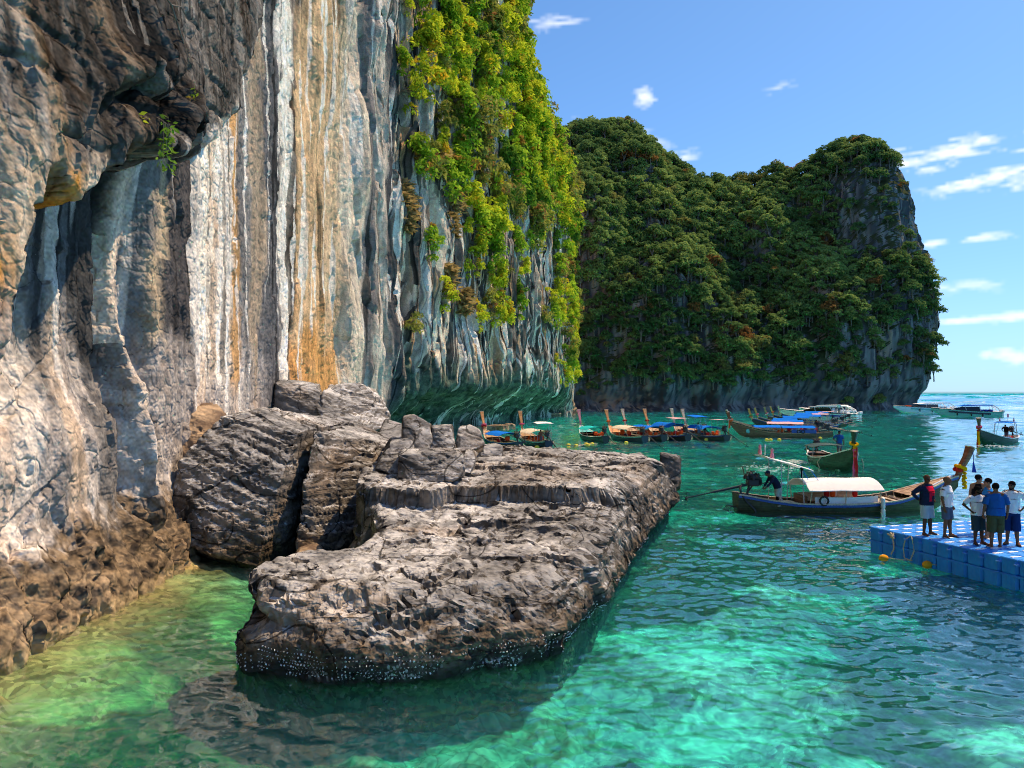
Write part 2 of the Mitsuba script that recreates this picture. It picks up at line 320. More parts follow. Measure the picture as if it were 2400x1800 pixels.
_B = [(S(u), c) for u, c in [  # water streak colours of the near wall, shade of recess and crevice painted in
    (-60, (.30, .20, .11)), (2, (.50, .24, .05)), (17, (.56, .47, .36)), (40, (.42, .38, .33)), (58, (.19, .19, .19)), (76, (.40, .33, .26)), (84, (.14, .145, .15)), (112, (.05, .05, .05)), (136, (.66, .54, .42)),
    (146, (.20, .20, .20)), (158, (.46, .36, .24)), (164, (.085, .08, .08)), (194, (.84, .75, .62)), (212, (.55, .43, .32)), (217, (.84, .76, .65)), (232, (.50, .30, .14)), (241, (.19, .185, .18)), (252, (.38, .30, .22)), (262, (.12, .12, .125)), (279, (.88, .80, .68)),
    (290, (.12, .10, .09)), (293, (.62, .42, .24)), (325, (.64, .46, .29)), (342, (.66, .54, .41)), (360, (.20, .18, .17)), (368, (.62, .52, .42)), (382, (.07, .07, .073)), (396, (.11, .11, .11)), (425, (.30, .28, .27))]]
_lip_tab = [(SY(y), z) for y, z in zip(LIPY, LIPZ)]
def table(tab, x):
    v = mi.Float(tab[0][1])
    for (a, b), (c, d) in zip(tab, tab[1:]): v = v + (d - b) * dr.clip((x - a) / (c - a), 0, 1)
    return v
s34, s290, s300, s395, s430, s60, s22 = SY(34), S(286), S(304), S(392), S(430), SY(60), SY(22)
def cliff_col(p, n, uv):
    s, z = uv.x, uv.y
    near = smoothstep(s60, s34, s)
    wob = (fbm(s * .5, z * .16, 1.0, 3) - .5) * (0.7 + 0.05 * dr.maximum(s - 40, 0)) + (noise(s * 2.0, z * .9, 2.0) - .5) * .16
    sc = .8 + .016 * dr.maximum(s - 40, 0)
    _, _, chip = voronoi(s / sc + .3 * wob, z * .42 / sc + .4 * noise(s * 1.2, z * .8, 3.0))
    _, _, chip2 = voronoi(s * 2.6 / sc, z * 1.3 / sc)
    w = s + wob + (chip - .5) * .55 * sc + (chip2 - .5) * .18 * sc
    col = mi.Color3f(*_B[0][1])
    for a, c in _B[1:]:
        e = .10 + .012 * max(a - 40, 0)
        col = mix(col, c, smoothstep(a - e, a + e, w))
    orange = smoothstep(S(291), S(294), w) * smoothstep(S(345), S(328), w) * smoothstep(11.0, 6.5, z + (noise(s * .7, z * .5, 3.0) - .5) * 5)
    col = mix(col, (.60, .29, .09), orange * .85)
    # fine vertical staining
    k = 1.0 / (0.22 + 0.010 * dr.maximum(s - 40, 0))
    k = dr.maximum(k, .55)
    st = noise(s * 3.3 + wob * 2, z * .16, 4.0); st2 = noise(s * 8.0 + wob * 5, z * .35, 6.0); st3 = noise(s * 1.1 + wob, z * .07, 8.0)
    grain = fbm(p.x * 3 + p.y * 3, p.y * 4, p.z * 3, 4)
    # far buttress: grey rock with black and cream drapery
    fw = (s + (chip - .5) * .8 * sc) * .75 + wob * .5
    fa = noise(fw, z * .035, 11.0); fb = noise(fw * 2.9, z * .06, 13.0); fc = noise(fw * 6.1, z * .11, 15.0)
    farc = mix((.085, .075, .066), (.52, .44, .36), smoothstep(.25, .75, fb * .5 + fc * .5))
    farc = mix(farc, (.84, .66, .48), smoothstep(.52, .62, fa * .4 + fb * .3 + fc * .42 - .08))
    farc = farc * (1 - .68 * smoothstep(.60, .68, noise(fw * 4.3 + 3, z * .05, 33.0)))
    farc = mix(farc, (.50, .29, .15), smoothstep(.66, .74, noise(fw * 1.7 + 9, z * .05, 21.0) * .7 + fc * .3) * .8)
    green = smoothstep(8.6, 5.8, z + 3.0 * (fb - .5) + 1.5 * (fc - .5))
    farc = mix(farc, mix((.05, .075, .06), (.15, .20, .14), smoothstep(.3, .7, fbm(p.x * 1.3, p.y * .9, p.z * 2.2, 3) * .7 + grain * .3)), green * smoothstep(SY(60), SY(68), s) * smoothstep(SY(165), SY(157), s))
    col = mix(col, farc, smoothstep(s395 - 1.0, s395 + 1.5, w))
    # dark broken rock above the ledge
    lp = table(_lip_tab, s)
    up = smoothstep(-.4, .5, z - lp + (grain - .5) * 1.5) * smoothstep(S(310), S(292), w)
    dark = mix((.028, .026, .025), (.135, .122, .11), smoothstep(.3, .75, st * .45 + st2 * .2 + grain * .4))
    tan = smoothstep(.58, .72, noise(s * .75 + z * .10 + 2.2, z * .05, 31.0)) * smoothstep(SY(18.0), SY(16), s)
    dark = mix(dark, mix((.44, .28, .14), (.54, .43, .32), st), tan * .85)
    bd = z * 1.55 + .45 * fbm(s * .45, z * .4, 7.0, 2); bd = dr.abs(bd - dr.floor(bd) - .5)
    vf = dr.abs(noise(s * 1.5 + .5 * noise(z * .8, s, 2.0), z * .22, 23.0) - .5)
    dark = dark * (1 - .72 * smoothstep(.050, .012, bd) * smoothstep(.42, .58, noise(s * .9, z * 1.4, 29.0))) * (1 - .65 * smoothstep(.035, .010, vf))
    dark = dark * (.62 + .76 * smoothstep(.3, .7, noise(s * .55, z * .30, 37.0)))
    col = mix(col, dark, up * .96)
    edge_ = smoothstep(SY(15.3), SY(14.8), s) * smoothstep(10.5, 8.5, z + (st - .5) * 2)
    col = mix(col, mix((.40, .30, .20), (.66, .54, .40), st * .6 + grain * .4), edge_ * .8)
    oran = smoothstep(SY(14.0), SY(13.5), s + (st2 - .5) * .3) * smoothstep(8.6, 7.0, z + (grain - .5) * 2) * smoothstep(3.2, 4.4, z)
    col = mix(col, mix((.34, .15, .03), (.66, .32, .05), grain), oran * .95)
    # pale rock low on the near wall
    lowm = smoothstep(6.8, 4.4, z + (noise(s * .9, z * .5, 5.0) - .5) * 3.0) * smoothstep(S(278), S(250), s)
    pale = mix((.34, .30, .275), (.60, .54, .48), smoothstep(.25, .75, grain * .6 + noise(s * 1.9, z * 1.6, 2.0) * .4))
    pale = mix(pale, (.52, .36, .22), smoothstep(.62, .75, noise(s * .9 + 4, z * .22, 9.0)) * .6)
    col = mix(col, pale, lowm * (.80 - .55 * smoothstep(S(108), S(114), w) * smoothstep(S(134), S(129), w)))
    # brown pitted belt between the tides
    tide = smoothstep(2.0, 1.1, z - .055 * dr.maximum(s - SY(14), -2) * smoothstep(SY(30), SY(20), s) + (grain - .5) * 1.3) * smoothstep(SY(80), SY(60), s)
    brown = mix((.055, .042, .03), (.27, .19, .11), smoothstep(.3, .7, fbm(p.x * 5, p.y * 5, p.z * 6, 3)))
    col = mix(col, brown, tide * .95)
    line = smoothstep(.28, .12, z + (grain - .5) * .2) * smoothstep(s60, s34, s)
    col = mix(col, mi.Color3f(.42, .31, .17), line * .7)
    black = smoothstep(.63, .76, st3 * .6 + st * .4) * (1 - tide) * (1 - .6 * lowm)
    col = col * (1 - .72 * black)
    white = smoothstep(.70, .80, noise(s * 2.3 + wob * 2 + 40, z * .08, 17.0)) * (1 - tide) * (1 - up * .8)
    col = mix(col, mi.Color3f(.74, .69, .62), white * .75)
    speck = noise(p.x * 19, p.y * 19, p.z * 15)
    crk = dr.abs(noise(p.x * 2.7 + p.y * .6, p.y * 2.4, p.z * 1.9) - .5) + .5 * dr.abs(noise(p.x * 7, p.y * 7, p.z * 5) - .5)
    col = col * (1 - .50 * smoothstep(.045, .012, crk) * smoothstep(.42, .62, noise(p.x * .9 + p.y * .9, p.y * .7, p.z * .8))) * (.86 + .28 * chip2)
    return dr.clip(col * (.48 + .38 * st + .32 * st2 + .66 * (grain - .3)) * (.70 + .60 * speck), .010, .80)
def cliff_bump(p, n, uv):
    return fbm(p.x * 3, p.y * 3, p.z * 1.6, 2) * .06 + .10 * dr.abs(noise(p.x * 3.1, p.y * 3.1, p.z * 1.3) - .5) + .09 * dr.abs(noise(p.x * 7.3, p.y * 7.3, p.z * 4) - .5) + .03 * smoothstep(.0, .06, dr.abs(noise(p.x * 2.7 + p.y * .6, p.y * 2.4, p.z * 1.9) - .5)) + .035 * dr.abs(noise(p.x * 16, p.y * 16, p.z * 11) - .5) + noise(p.x * 34, p.y * 34, p.z * 30) * .010
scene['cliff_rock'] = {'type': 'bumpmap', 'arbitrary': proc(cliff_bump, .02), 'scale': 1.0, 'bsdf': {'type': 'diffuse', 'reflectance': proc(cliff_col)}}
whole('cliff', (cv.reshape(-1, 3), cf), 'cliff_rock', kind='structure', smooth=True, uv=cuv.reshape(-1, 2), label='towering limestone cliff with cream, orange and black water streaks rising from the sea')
print('cliff', cv.shape, len(cf))
# ---------------------------------------------------------------- fallen blocks at the foot of the cliff
def rock_col(p, n, uv):
    g = fbm(p.x * 2.6, p.y * 2.6, p.z * 2.6, 4); f = fbm(p.x * 9, p.y * 9, p.z * 9, 3)
    st = noise((p.z * 3.2 + p.x * 1.1 - p.y * .4) * 2.2, p.y * .6, p.x * .7)
    col = mix((.092, .091, .090), (.365, .358, .348), smoothstep(.28, .72, g * .5 + f * .3 + st * .2))
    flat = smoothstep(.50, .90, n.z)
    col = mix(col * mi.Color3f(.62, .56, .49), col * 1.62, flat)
    tan = smoothstep(.58, .72, fbm(p.x * .6 + 4, p.y * .6, p.z * .8, 3))
    col = mix(col, mi.Color3f(.40, .29, .19) * (.5 + f), tan * .28)
    tide = smoothstep(1.05, .35, p.z + (g - .5) * 1.1)
    brown = mix((.05, .04, .03), (.20, .145, .09), smoothstep(.3, .7, f))
    col = mix(col, brown, tide * .9)
    weed = smoothstep(.30, .06, p.z + (g - .5) * .4)
    col = mix(col, mi.Color3f(.035, .032, .024), weed * .8)
    crk = dr.minimum(dr.abs(noise(p.x * .85 + 2, p.y * .6, p.z * .9) - .5), 1.3 * dr.abs(noise(p.x * .5, p.y * 1.3 + 5, p.z * 1.5) - .5))
    col = col * (1 - .75 * smoothstep(.016, .004, crk)) * (.66 + .62 * smoothstep(.30, .68, fbm(p.x * .55 + 9, p.y * .55, p.z * .9, 3)))
    pit = smoothstep(.66, .78, noise(p.x * 7, p.y * 7, p.z * 7) * .6 + f * .4)
    return col * (1 - .6 * pit)
def rock_bump(p, n, uv):
    st = (p.z * 3.2 + p.x * 1.1 - p.y * .4) * 2.0
    return .03 * dr.abs(noise(p.x * 3.3, p.y * 3.3, p.z * 3.3) - .5) + .040 * dr.abs(noise(p.x * 8, p.y * 8, p.z * 8) - .5) + .045 * dr.abs(noise(p.x * 17, p.y * 17, p.z * 17) - .5) + .02 * noise(st * 2.0, p.x * .8, p.y * .8) - .03 * smoothstep(.66, .74, noise(p.x * 13, p.y * 13, p.z * 13)) + noise(p.x * 36, p.y * 36, p.z * 36) * .010
def rock_mat(key, fn, bump):
    scene[key] = {'type': 'bumpmap', 'arbitrary': proc(bump, .012), 'scale': 1.0, 'bsdf': {'type': 'diffuse', 'reflectance': proc(fn)}}
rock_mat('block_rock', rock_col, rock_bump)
def grey_col(p, n, uv): return rock_col(p, n, uv) * mi.Color3f(1.12, 1.13, 1.14) + mi.Color3f(.02)
def clean_bump(p, n, uv): return .06 * dr.abs(noise(p.x * 4, p.y * 4, p.z * 4) - .5) + .05 * dr.abs(noise(p.x * 10, p.y * 10, p.z * 10) - .5) + .02 * noise((p.z * 3 + p.x) * 5, p.y, p.x) + noise(p.x * 30, p.y * 30, p.z * 30) * .008
rock_mat('fresh_rock', grey_col, clean_bump)
def tan_col(p, n, uv):
    g = fbm(p.x * 2.2, p.y * 2.2, p.z * 2.2, 4)
    c = mix((.17, .12, .085), (.50, .36, .23), smoothstep(.3, .68, g))
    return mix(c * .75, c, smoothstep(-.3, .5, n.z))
rock_mat('tan_rock', tan_col, clean_bump)
def rough(v, f, seed, amp, strata=0.0, pits=0.0, tilt=(.35, -.12, 1.0)):
    """Weathers a fine mesh: broken facets, bedding grooves along "tilt", small pits."""
    n = vnormals(v, f); o = seed * 7.31; q = v + o
    w = v + .25 * (np.stack([nnoise(q * 1.1, seed + k) for k in (1, 2, 3)], 1) - .5)
    f1, e1 = facets(w / 1.15, seed); f2, e2 = facets(w / .42, seed + 1); f3, _ = facets(w / .17, seed + 2)
    d = amp * ((nfbm(q * .7, 2, seed) - .5) * .9 + 1.0 * f1 + .32 * f2 + .12 * f3 - .65 * np.exp(-e1 / .035) * sstep(.42, .6, nnoise(q * .7, seed + 4)) - .22 * np.exp(-e2 / .06) + (ridged(q * 2.2, 3, seed + 9) - .6) * .25)
    if strata:
        b = v @ np.asarray(tilt) * 4.6 + .9 * nfbm(q * .7, 3, seed + 2)
        st = nnoise(np.stack([b * 1.7, 0 * b + seed, 0 * b], -1), seed); fr = b - np.floor(b); edge = np.minimum(fr, 1 - fr)
        d += strata * (np.floor(st * 4) / 4 - .4) - strata * 1.1 * np.exp(-(edge / .05) ** 2) * sstep(.38, .55, nnoise(q * .9, seed + 3))
    if pits:
        d -= pits * .5 * sstep(.66, .74, nnoise(q * 4.6, seed + 11)) + pits * .5 * sstep(.62, .75, nnoise(q * 9.5, seed + 12))
    return v + n * d[:, None]
def fine_mesh(man, edge, relax=4):
    m = man.refine_to_length(edge).to_mesh()
    t = trimesh.Trimesh(m.vert_properties[:, :3], m.tri_verts, process=True)
    if relax: trimesh.smoothing.filter_taubin(t, lamb=.5, nu=.2, iterations=relax)
    return np.array(t.vertices), np.array(t.faces)
def hull_rock(pts, edge, seed, amp=.12, strata=0.0, pits=0.0, relax=2, tilt=(.35, -.12, 1.0)):
    man = m3.Manifold.hull_points(np.asarray(pts, np.float64))
    v, f = fine_mesh(man, edge, relax)
    return rough(v, f, seed, amp, strata, pits, tilt), f
def at(u, v, y):
    """The point at distance y that the photograph shows at pixel (u, v), for measuring rocks."""
    return np.array([(u - 512) / FOC * y, y, CAM_H + (HORIZON - v) / FOC * y])
def block(x, y, z, sx, sy, sz, deg, seed, jitter=.16, lean=0.0):
    """Corner points of an irregular block with its base centre at (x, y, z)."""
    r = np.random.default_rng(seed); out = []
    c, s = math.cos(math.radians(deg)), math.sin(math.radians(deg))
    for a in np.ndindex(2, 2, 2):
        g = (np.array(a) - np.array([.5, .5, 0])) * (1 + r.uniform(-jitter, jitter, 3)) * [sx, sy, sz]
        g[0] += lean * g[2]
        out.append([x + c * g[0] - s * g[1], y + s * g[0] + c * g[1], z + g[2]])
    for k in range(5):
        g = r.normal(size=3); g /= np.abs(g).max(); g = g * .5 * .98 * [sx, sy, sz] + [0, 0, sz / 2]
        out.append([x + c * g[0] - s * g[1], y + s * g[0] + c * g[1], z + g[2]])
    return out

# the great flat-topped slab
SLAB = np.array([(-4.95, 14.5), (-4.3, 13.85), (-3.0, 13.7), (-1.4, 14.0), (0.2, 15.0), (1.25, 16.6), (2.05, 19.4), (3.35, 24), (4.85, 28.5), (6.2, 32.4), (5.6, 34), (2, 34.6), (-2.1, 34.2), (-3.8, 29), (-4.6, 24), (-4.4, 21.6), (-3.75, 20.7), (-3.15, 18.4), (-3.35, 16.7), (-4.4, 16.1), (-4.9, 15.4)])
def slab():
    cs_ = m3.CrossSection([SLAB[::1]]).offset(-.25, m3.JoinType.Round).offset(.25, m3.JoinType.Round)
    man = cs_.extrude(2.6).translate((0, 0, -1.4))
    v, f = fine_mesh(man, .062, 0)
    poly = max(cs_.to_polygons(), key=len)
    b = np.vstack([np.linspace(a, c, 40, endpoint=False) for a, c in zip(poly, np.roll(poly, -1, 0))])
    tg = np.roll(b, -15, 0) - np.roll(b, 15, 0); nb = np.stack([tg[:, 1], -tg[:, 0]], 1); nb /= np.linalg.norm(nb, axis=1, keepdims=True)
    dist, i = cKDTree(b).query(v[:, :2]); nb = nb[i]
    x, y, z = v.T.copy()
    t = (z + 1.4) / 2.6                                                     # 0 under water, 1 on top
    ztop = 1.36 + .055 * (y - 14) - .05 * (x + 3)
    wob = .5 * (nnoise(np.stack([x * .9, y * .4, 0 * x], -1), 5) - .5) + .35 * (nnoise(np.stack([x * 2.3, y, 0 * x], -1), 6) - .5)
    line = 21.9 + wob + np.interp(x, [-5, -2.2, -1.6, 3.2], [-.9, -.75, -.1, .25])
    ztop += .46 * sstep(-.03, .04, y - line) * sstep(3.6, 2.6, x - .16 * (y - 22) + .3 * wob) * sstep(30, 24, y)
    line2 = 25.4 + 1.2 * wob + .15 * x
    ztop += .12 * sstep(-.05, .05, y - line2) * sstep(2.4, 1.2, x) * sstep(31, 27, y)
    line3 = 17.6 + wob - .25 * x
    ztop -= .16 * gauss(y - line3, .07) * sstep(-3.5, -2, x)
    ztop += .10 * sstep(-.06, .06, y - 19.2 - wob - .1 * x) * sstep(-1, .4, x)
    ztop -= .12 * sstep(.3, 0, dist) ** 2 * (nb[:, 1] < -.2) + .08 * sstep(.15, 0, dist) ** 2
    nz = -1.4 + t * (ztop + 1.4)
    front = sstep(-.35, -.75, nb[:, 1]); right = sstep(.5, .9, nb[:, 0]) * (1 - front)
    prof_f = np.interp(nz, [-1.4, -.3, .05, .30, .55, .9, 1.4], [.70, .80, 1.0, 1.06, .95, .55, 0]) * np.interp(x, [-5.5, -3, .5, 1.5], [.15, .9, 1.1, .2])
    prof_r = np.interp(nz, [-1.4, -.2, .18, .42, 1.1, 2.0], [.35, .35, .50, .85, .50, 0])
    push = (prof_f * front + prof_r * right) * np.exp(-dist / .7)
    notch = front * gauss(x + 4.75, .5) * gauss(nz - .78, .16) * .7                                   # the mouth-like groove at the front left corner
    push = push - notch * np.exp(-dist / .5)
    v = np.stack([x + nb[:, 0] * push, y + nb[:, 1] * push, nz], -1)
    v = rough(v, f, 3, .095, .06, .055)
    n = vnormals(v, f)
    g = .05 * (ridged(v * np.array([1.3, 2.6, 2.6]) + 9, 3, 21) - .6) - .10 * sstep(.68, .78, nnoise(v * 2.6 + 3, 23)) * (n[:, 2] > .3)
    return v + n * g[:, None], f
def slab_col(p, n, uv):
    c = rock_col(p, n, uv)
    t = smoothstep(.55, .22, p.z + (noise(p.x * 1.3, p.y * 1.3, 3.0) - .5) * .5)
    e, e2, k = voronoi(p.x * 11 + p.z * 4, p.y * 11 - p.z * 9)
    shells = smoothstep(.34, .20, e) * smoothstep(.58, .66, fbm(p.x * 1.6, p.y * 1.6, p.z * 2.0, 3) + .06)
    c = mix(c, mi.Color3f(.035, .032, .03) * (.6 + k), t * .85)
    c = mix(c, mi.Color3f(.20, .19, .11) * (.6 + .8 * k), smoothstep(.02, -.20, p.z) * .8)
    return mix(c, mi.Color3f(.66, .60, .58) * (.5 + .5 * k), t * shells * smoothstep(.0, .15, p.z) * .8)
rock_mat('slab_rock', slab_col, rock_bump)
sv, sf = slab()
k = thing('rock_slab', 'huge flat-topped grey rock slab lying in the shallows in the middle foreground', 'rock')
scene[k] = mikit.ply((sv, sf), 'slab_rock', 42)
# oyster shells crusting its waterline
r = np.random.default_rng(12); sn = vnormals(sv, sf)
cand = np.where((sv[:, 2] > .03) & (sv[:, 2] < .48) & (sv[:, 1] < 24) & ((sn[:, 1] < -.1) | (sn[:, 0] > .3)))[0]
dens = sstep(.50, .62, nfbm(sv[cand] * np.array([1.5, 1.5, 2.2]), 3, 77) + .22 * (.25 - np.abs(sv[cand, 2] - .22)))
cand = cand[r.random(len(cand)) < dens * 2.2]
pv, pf = [], []
ico = trimesh.creation.icosphere(0, 1.0); iv, iff = np.array(ico.vertices), np.array(ico.faces)
for q in cand:
    s_ = r.uniform(.009, .026); a = r.normal(size=(3, 3)); a, _ = np.linalg.qr(a)
    pv.append((iv * [1, .8, .35] * s_) @ a + sv[q] + sn[q] * s_ * .3); pf.append(iff + 12 * (len(pv) - 1))
def shell_col(p, n, uv): return mix((.24, .20, .19), (.82, .77, .76), smoothstep(.3, .6, noise(p.x * 31, p.y * 31, p.z * 31)))
scene['oyster_shell'] = {'type': 'diffuse', 'reflectance': proc(shell_col)}
part(k, 'shell', (np.vstack(pv), np.vstack(pf)), 'oyster_shell', label='white oyster shells crusting the waterline of the slab', kind='stuff')
print('slab', len(sf), 'shells', len(pv))

ROCKS = [
 ('boulder', 'large brown layered boulder left of the slab, its underside cut away over dark water', [(-10.0, 22.3, .75), (-8.3, 21.4, .35), (-7.0, 21.3, .0), (-6.75, 22.7, 2.3), (-6.7, 24.3, 3.55), (-10.05, 23.2, 2.7), (-9.35, 24.6, 4.05), (-8.4, 25.6, 4.25), (-9.6, 30, 4.2), (-6.3, 30, 3.7), (-10, 31, -1), (-6.4, 31, -1), (-9.6, 24.2, -.6), (-6.5, 23.6, -1)], .075, 31, .085, .075, .03, 'block_rock'),
 ('boulder', 'tall grey cracked boulder between the brown layered boulder and the slab', [(-6.2, 21.9, -.2), (-5.3, 22.4, -.3), (-6.15, 22.9, 2.1), (-6.3, 24.7, 3.5), (-4.75, 24.6, 1.1), (-4.45, 26.5, 2.35), (-4.3, 28.6, 2.95), (-5.4, 26, 3.3), (-4.6, 31, 2.9), (-6.2, 31, 3.65), (-6.2, 31, -1), (-4.4, 31, -1), (-4.9, 24, -1)], .075, 37, .095, .075, .03, 'block_rock'),
 ('boulder', 'tan wedge-shaped boulder jammed between the cliff and the brown boulder', [at(166, 452, 24.4), at(172, 428, 24.8), at(186, 408, 25.4), at(217, 404, 26.2), at(226, 414, 25.8), at(212, 440, 24.4), at(190, 464, 24.0), at(176, 460, 24.0), at(180, 430, 27.5), at(222, 425, 28), at(196, 404, 27.6), at(175, 455, 27)], .08, 41, .12, 0, .04, 'tan_rock'),
 ('boulder', 'thin upright blue-grey rock flake behind the tan boulder', [at(196, 404, 28.2), at(216, 399, 28.6), at(228, 420, 28.2), at(222, 432, 28.2), at(200, 430, 28.4), at(200, 404, 29.2), at(220, 402, 29.6), at(229, 424, 29.4)], .1, 43, .05, 0, 0, 'fresh_rock'),
 ('boulder', 'dark square boulder at the top left of the rock pile against the cliff', [at(273, 408, 36.5), at(275, 383, 37), at(285, 379, 37.6), at(318, 385, 37.4), at(322, 396, 36.8), at(318, 416, 36), at(290, 418, 36), at(276, 382, 41), at(320, 384, 41), at(276, 420, 40), at(322, 420, 40)], .12, 47, .10, .05, .03, 'fresh_rock'),
 ('boulder', 'big rounded pale boulder with curved layers at the back of the rock pile', [at(316, 410, 36), at(322, 392, 37), at(342, 383, 38), at(362, 384, 38.5), at(380, 398, 38.5), at(391, 414, 38), at(389, 428, 37), at(360, 434, 35.5), at(330, 428, 35), at(330, 386, 43), at(375, 390, 43), at(390, 430, 43), at(320, 430, 42)], .12, 53, .14, .12, .03, 'fresh_rock'),
 ('boulder', 'small flat boulder in front of the dark square boulder', [at(252, 414, 33.6), at(275, 407, 34.2), at(281, 412, 33.8), at(281, 424, 33.2), at(262, 426, 33), at(254, 412, 36), at(280, 408, 36), at(280, 428, 35.5), at(255, 428, 35.5)], .1, 59, .08, .04, .02, 'fresh_rock'),
 ('boulder', 'pale angular boulder wedged between the rounded boulder and the block heap', [at(378, 434, 31.5), at(386, 418, 33), at(402, 424, 32.5), at(404, 436, 31.5), at(386, 444, 31), at(384, 420, 35), at(404, 425, 35), at(404, 446, 34), at(380, 446, 34)], .1, 61, .07, 0, .02, 'fresh_rock'),
 ('boulder', 'slanting boulder with a bright top and black face beside the lowest block', [at(374, 470, 23.39), at(392, 440, 24.42), at(412, 436, 24.77), at(416, 462, 23.74), at(410, 474, 23.22), at(392, 474, 23.05), at(390, 438, 27.52), at(415, 438, 27.52), at(412, 476, 26.66), at(378, 474, 26.66)], .09, 67, .07, .03, .04, 'block_rock'),
 ('boulder', 'upright grey block on the left of the block heap', [at(400, 448, 24.60), at(403, 418, 25.11), at(414, 414, 25.46), at(430, 424, 25.28), at(433, 440, 24.77), at(428, 455, 24.25), at(404, 455, 24.25), at(404, 416, 27.09), at(431, 424, 27.09), at(432, 456, 26.66), at(402, 456, 26.66)], .09, 71, .06, .02, .03, 'block_rock'),
 ('boulder', 'dark squared block on top of the heap at its centre', [at(430, 452, 24.60), at(432, 427, 25.11), at(450, 424, 25.46), at(456, 444, 24.77), at(452, 451, 24.42), at(432, 425, 26.66), at(453, 424, 26.66), at(457, 452, 26.32), at(431, 454, 26.32)], .08, 73, .05, .03, .05, 'block_rock'),
 ('boulder', 'pale rounded block at the right end of the heap', [at(455, 442, 27.09), at(458, 428, 27.52), at(470, 424, 28.04), at(480, 430, 27.69), at(485, 444, 27.18), at(470, 452, 26.66), at(458, 452, 26.66), at(460, 426, 29.67), at(478, 428, 29.67), at(484, 452, 29.24), at(456, 452, 29.24)], .09, 79, .06, .03, .03, 'fresh_rock'),
 ('boulder', 'long low squared block resting on the left edge of the slab', [at(397, 482, 22.53), at(398, 455, 22.88), at(402, 450, 23.39), at(440, 448, 23.56), at(456, 449, 23.39), at(464, 456, 23.05), at(464, 474, 22.53), at(452, 481, 22.27), at(410, 484, 22.27), at(404, 449, 25.37), at(460, 449, 25.37), at(464, 478, 24.94), at(400, 482, 24.94)], .075, 83, .07, .05, .04, 'block_rock'),
 ('boulder', 'narrow grey stone between the low block and the small pale stones', [at(463, 472, 23.74), at(464, 452, 24.42), at(472, 448, 24.77), at(476, 460, 24.25), at(470, 474, 23.74), at(466, 450, 25.80), at(477, 452, 25.80), at(474, 474, 25.80)], .08, 89, .04, 0, .02, 'fresh_rock'),
 ('boulder', 'small pale stone lying on the back edge of the slab beside the heap', [at(480, 456, 30.6), at(481, 446, 31), at(496, 443, 31.4), at(503, 447, 31), at(502, 457, 30.6), at(484, 444, 32.5), at(502, 445, 32.5), at(503, 458, 32), at(481, 458, 32)], .08, 97, .05, 0, .02, 'fresh_rock'),
 ('boulder', 'dark low ledge stone in front of the small pale stone', [at(474, 466, 29), at(476, 457, 29.6), at(508, 456, 29.8), at(514, 458, 29.5), at(512, 467, 29), at(478, 457, 31), at(513, 458, 31), at(512, 468, 30.6), at(475, 468, 30.6)], .08, 101, .05, .03, .03, 'block_rock'),
 ('boulder', 'low rounded stone on the far edge of the slab behind the ledge stone', [at(500, 458, 33), at(504, 449, 33.6), at(530, 446, 34), at(542, 451, 33.6), at(540, 459, 33), at(506, 447, 35), at(540, 449, 35), at(542, 460, 35), at(500, 460, 35)], .1, 103, .06, .02, .03, 'fresh_rock'),
 ('boulder', 'thin flat dark stone on the far edge of the slab under the cream boat', [at(519, 455, 34), at(520, 449.5, 34.2), at(540, 448, 34.4), at(547, 451, 34.2), at(546, 455.5, 34), at(521, 449, 35), at(545, 450, 35), at(546, 456, 35), at(520, 456, 35)], .1, 107, .04, 0, 0, 'block_rock'),
 ('boulder', 'dark squared boulder hanging out past the far right corner of the slab', [at(659, 488, 33.8), at(660, 453, 34.4), at(676, 454, 34.6), at(681, 459, 34.2), at(681, 482, 33.8), at(676, 490, 33.5), at(664, 494, 33.5), at(660, 452, 36.5), at(680, 456, 36.5), at(680, 490, 36), at(661, 492, 36)], .09, 109, .07, .04, .04, 'block_rock'),
 ('boulder', 'small rusty brown rock in the dark gap at the left corner of the slab', [at(291, 560, 20.8), at(300, 549, 21.2), at(318, 543, 21.6), at(324, 550, 21.2), at(320, 560, 20.8), at(300, 546, 23), at(322, 546, 23), at(320, 572, 21), at(292, 572, 21)], .07, 113, .06, 0, .06, 'tan_rock'),
 ('boulder', 'knobbly brown rock at the very foot of the far cliff point', [at(548, 414, 168), at(550, 400, 170), at(556, 393, 173), at(568, 396, 172), at(575, 406, 170), at(576, 414, 168), at(560, 418, 164), at(552, 394, 180), at(572, 402, 180), at(576, 416, 178)], .5, 127, .9, .3, .3, 'tan_rock'),
]
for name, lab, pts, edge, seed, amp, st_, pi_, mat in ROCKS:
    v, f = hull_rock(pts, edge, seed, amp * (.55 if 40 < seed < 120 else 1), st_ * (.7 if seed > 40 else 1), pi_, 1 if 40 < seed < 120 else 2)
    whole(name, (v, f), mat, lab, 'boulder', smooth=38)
r = np.random.default_rng(3)
for i, (u, v, d, s_, lab) in enumerate([(478, 430.5, 97, 1.5, 'pale flat stone at the waterline under the green overhang, nearest one'), (488, 429.6, 99, 1.2, 'small pale stone under the green overhang, second from the left'),
                                   (500, 428.3, 101, 1.8, 'largest pale stone at the waterline under the green overhang'), (508, 426.9, 104, 1.1, 'farthest small stone at the waterline under the green overhang'), (556, 413.5, 160, 1.3, 'small stone at the waterline just left of the cliff point')]):
    p = at(u, v, d)
    vv, ff = hull_rock(block(p[0], p[1], -.3, s_ * 1.6, s_, .9, r.uniform(0, 90), 200 + i), .25, 200 + i, .1)
    whole('shore_stone', (vv, ff), 'tan_rock', lab, 'stone', smooth=True)
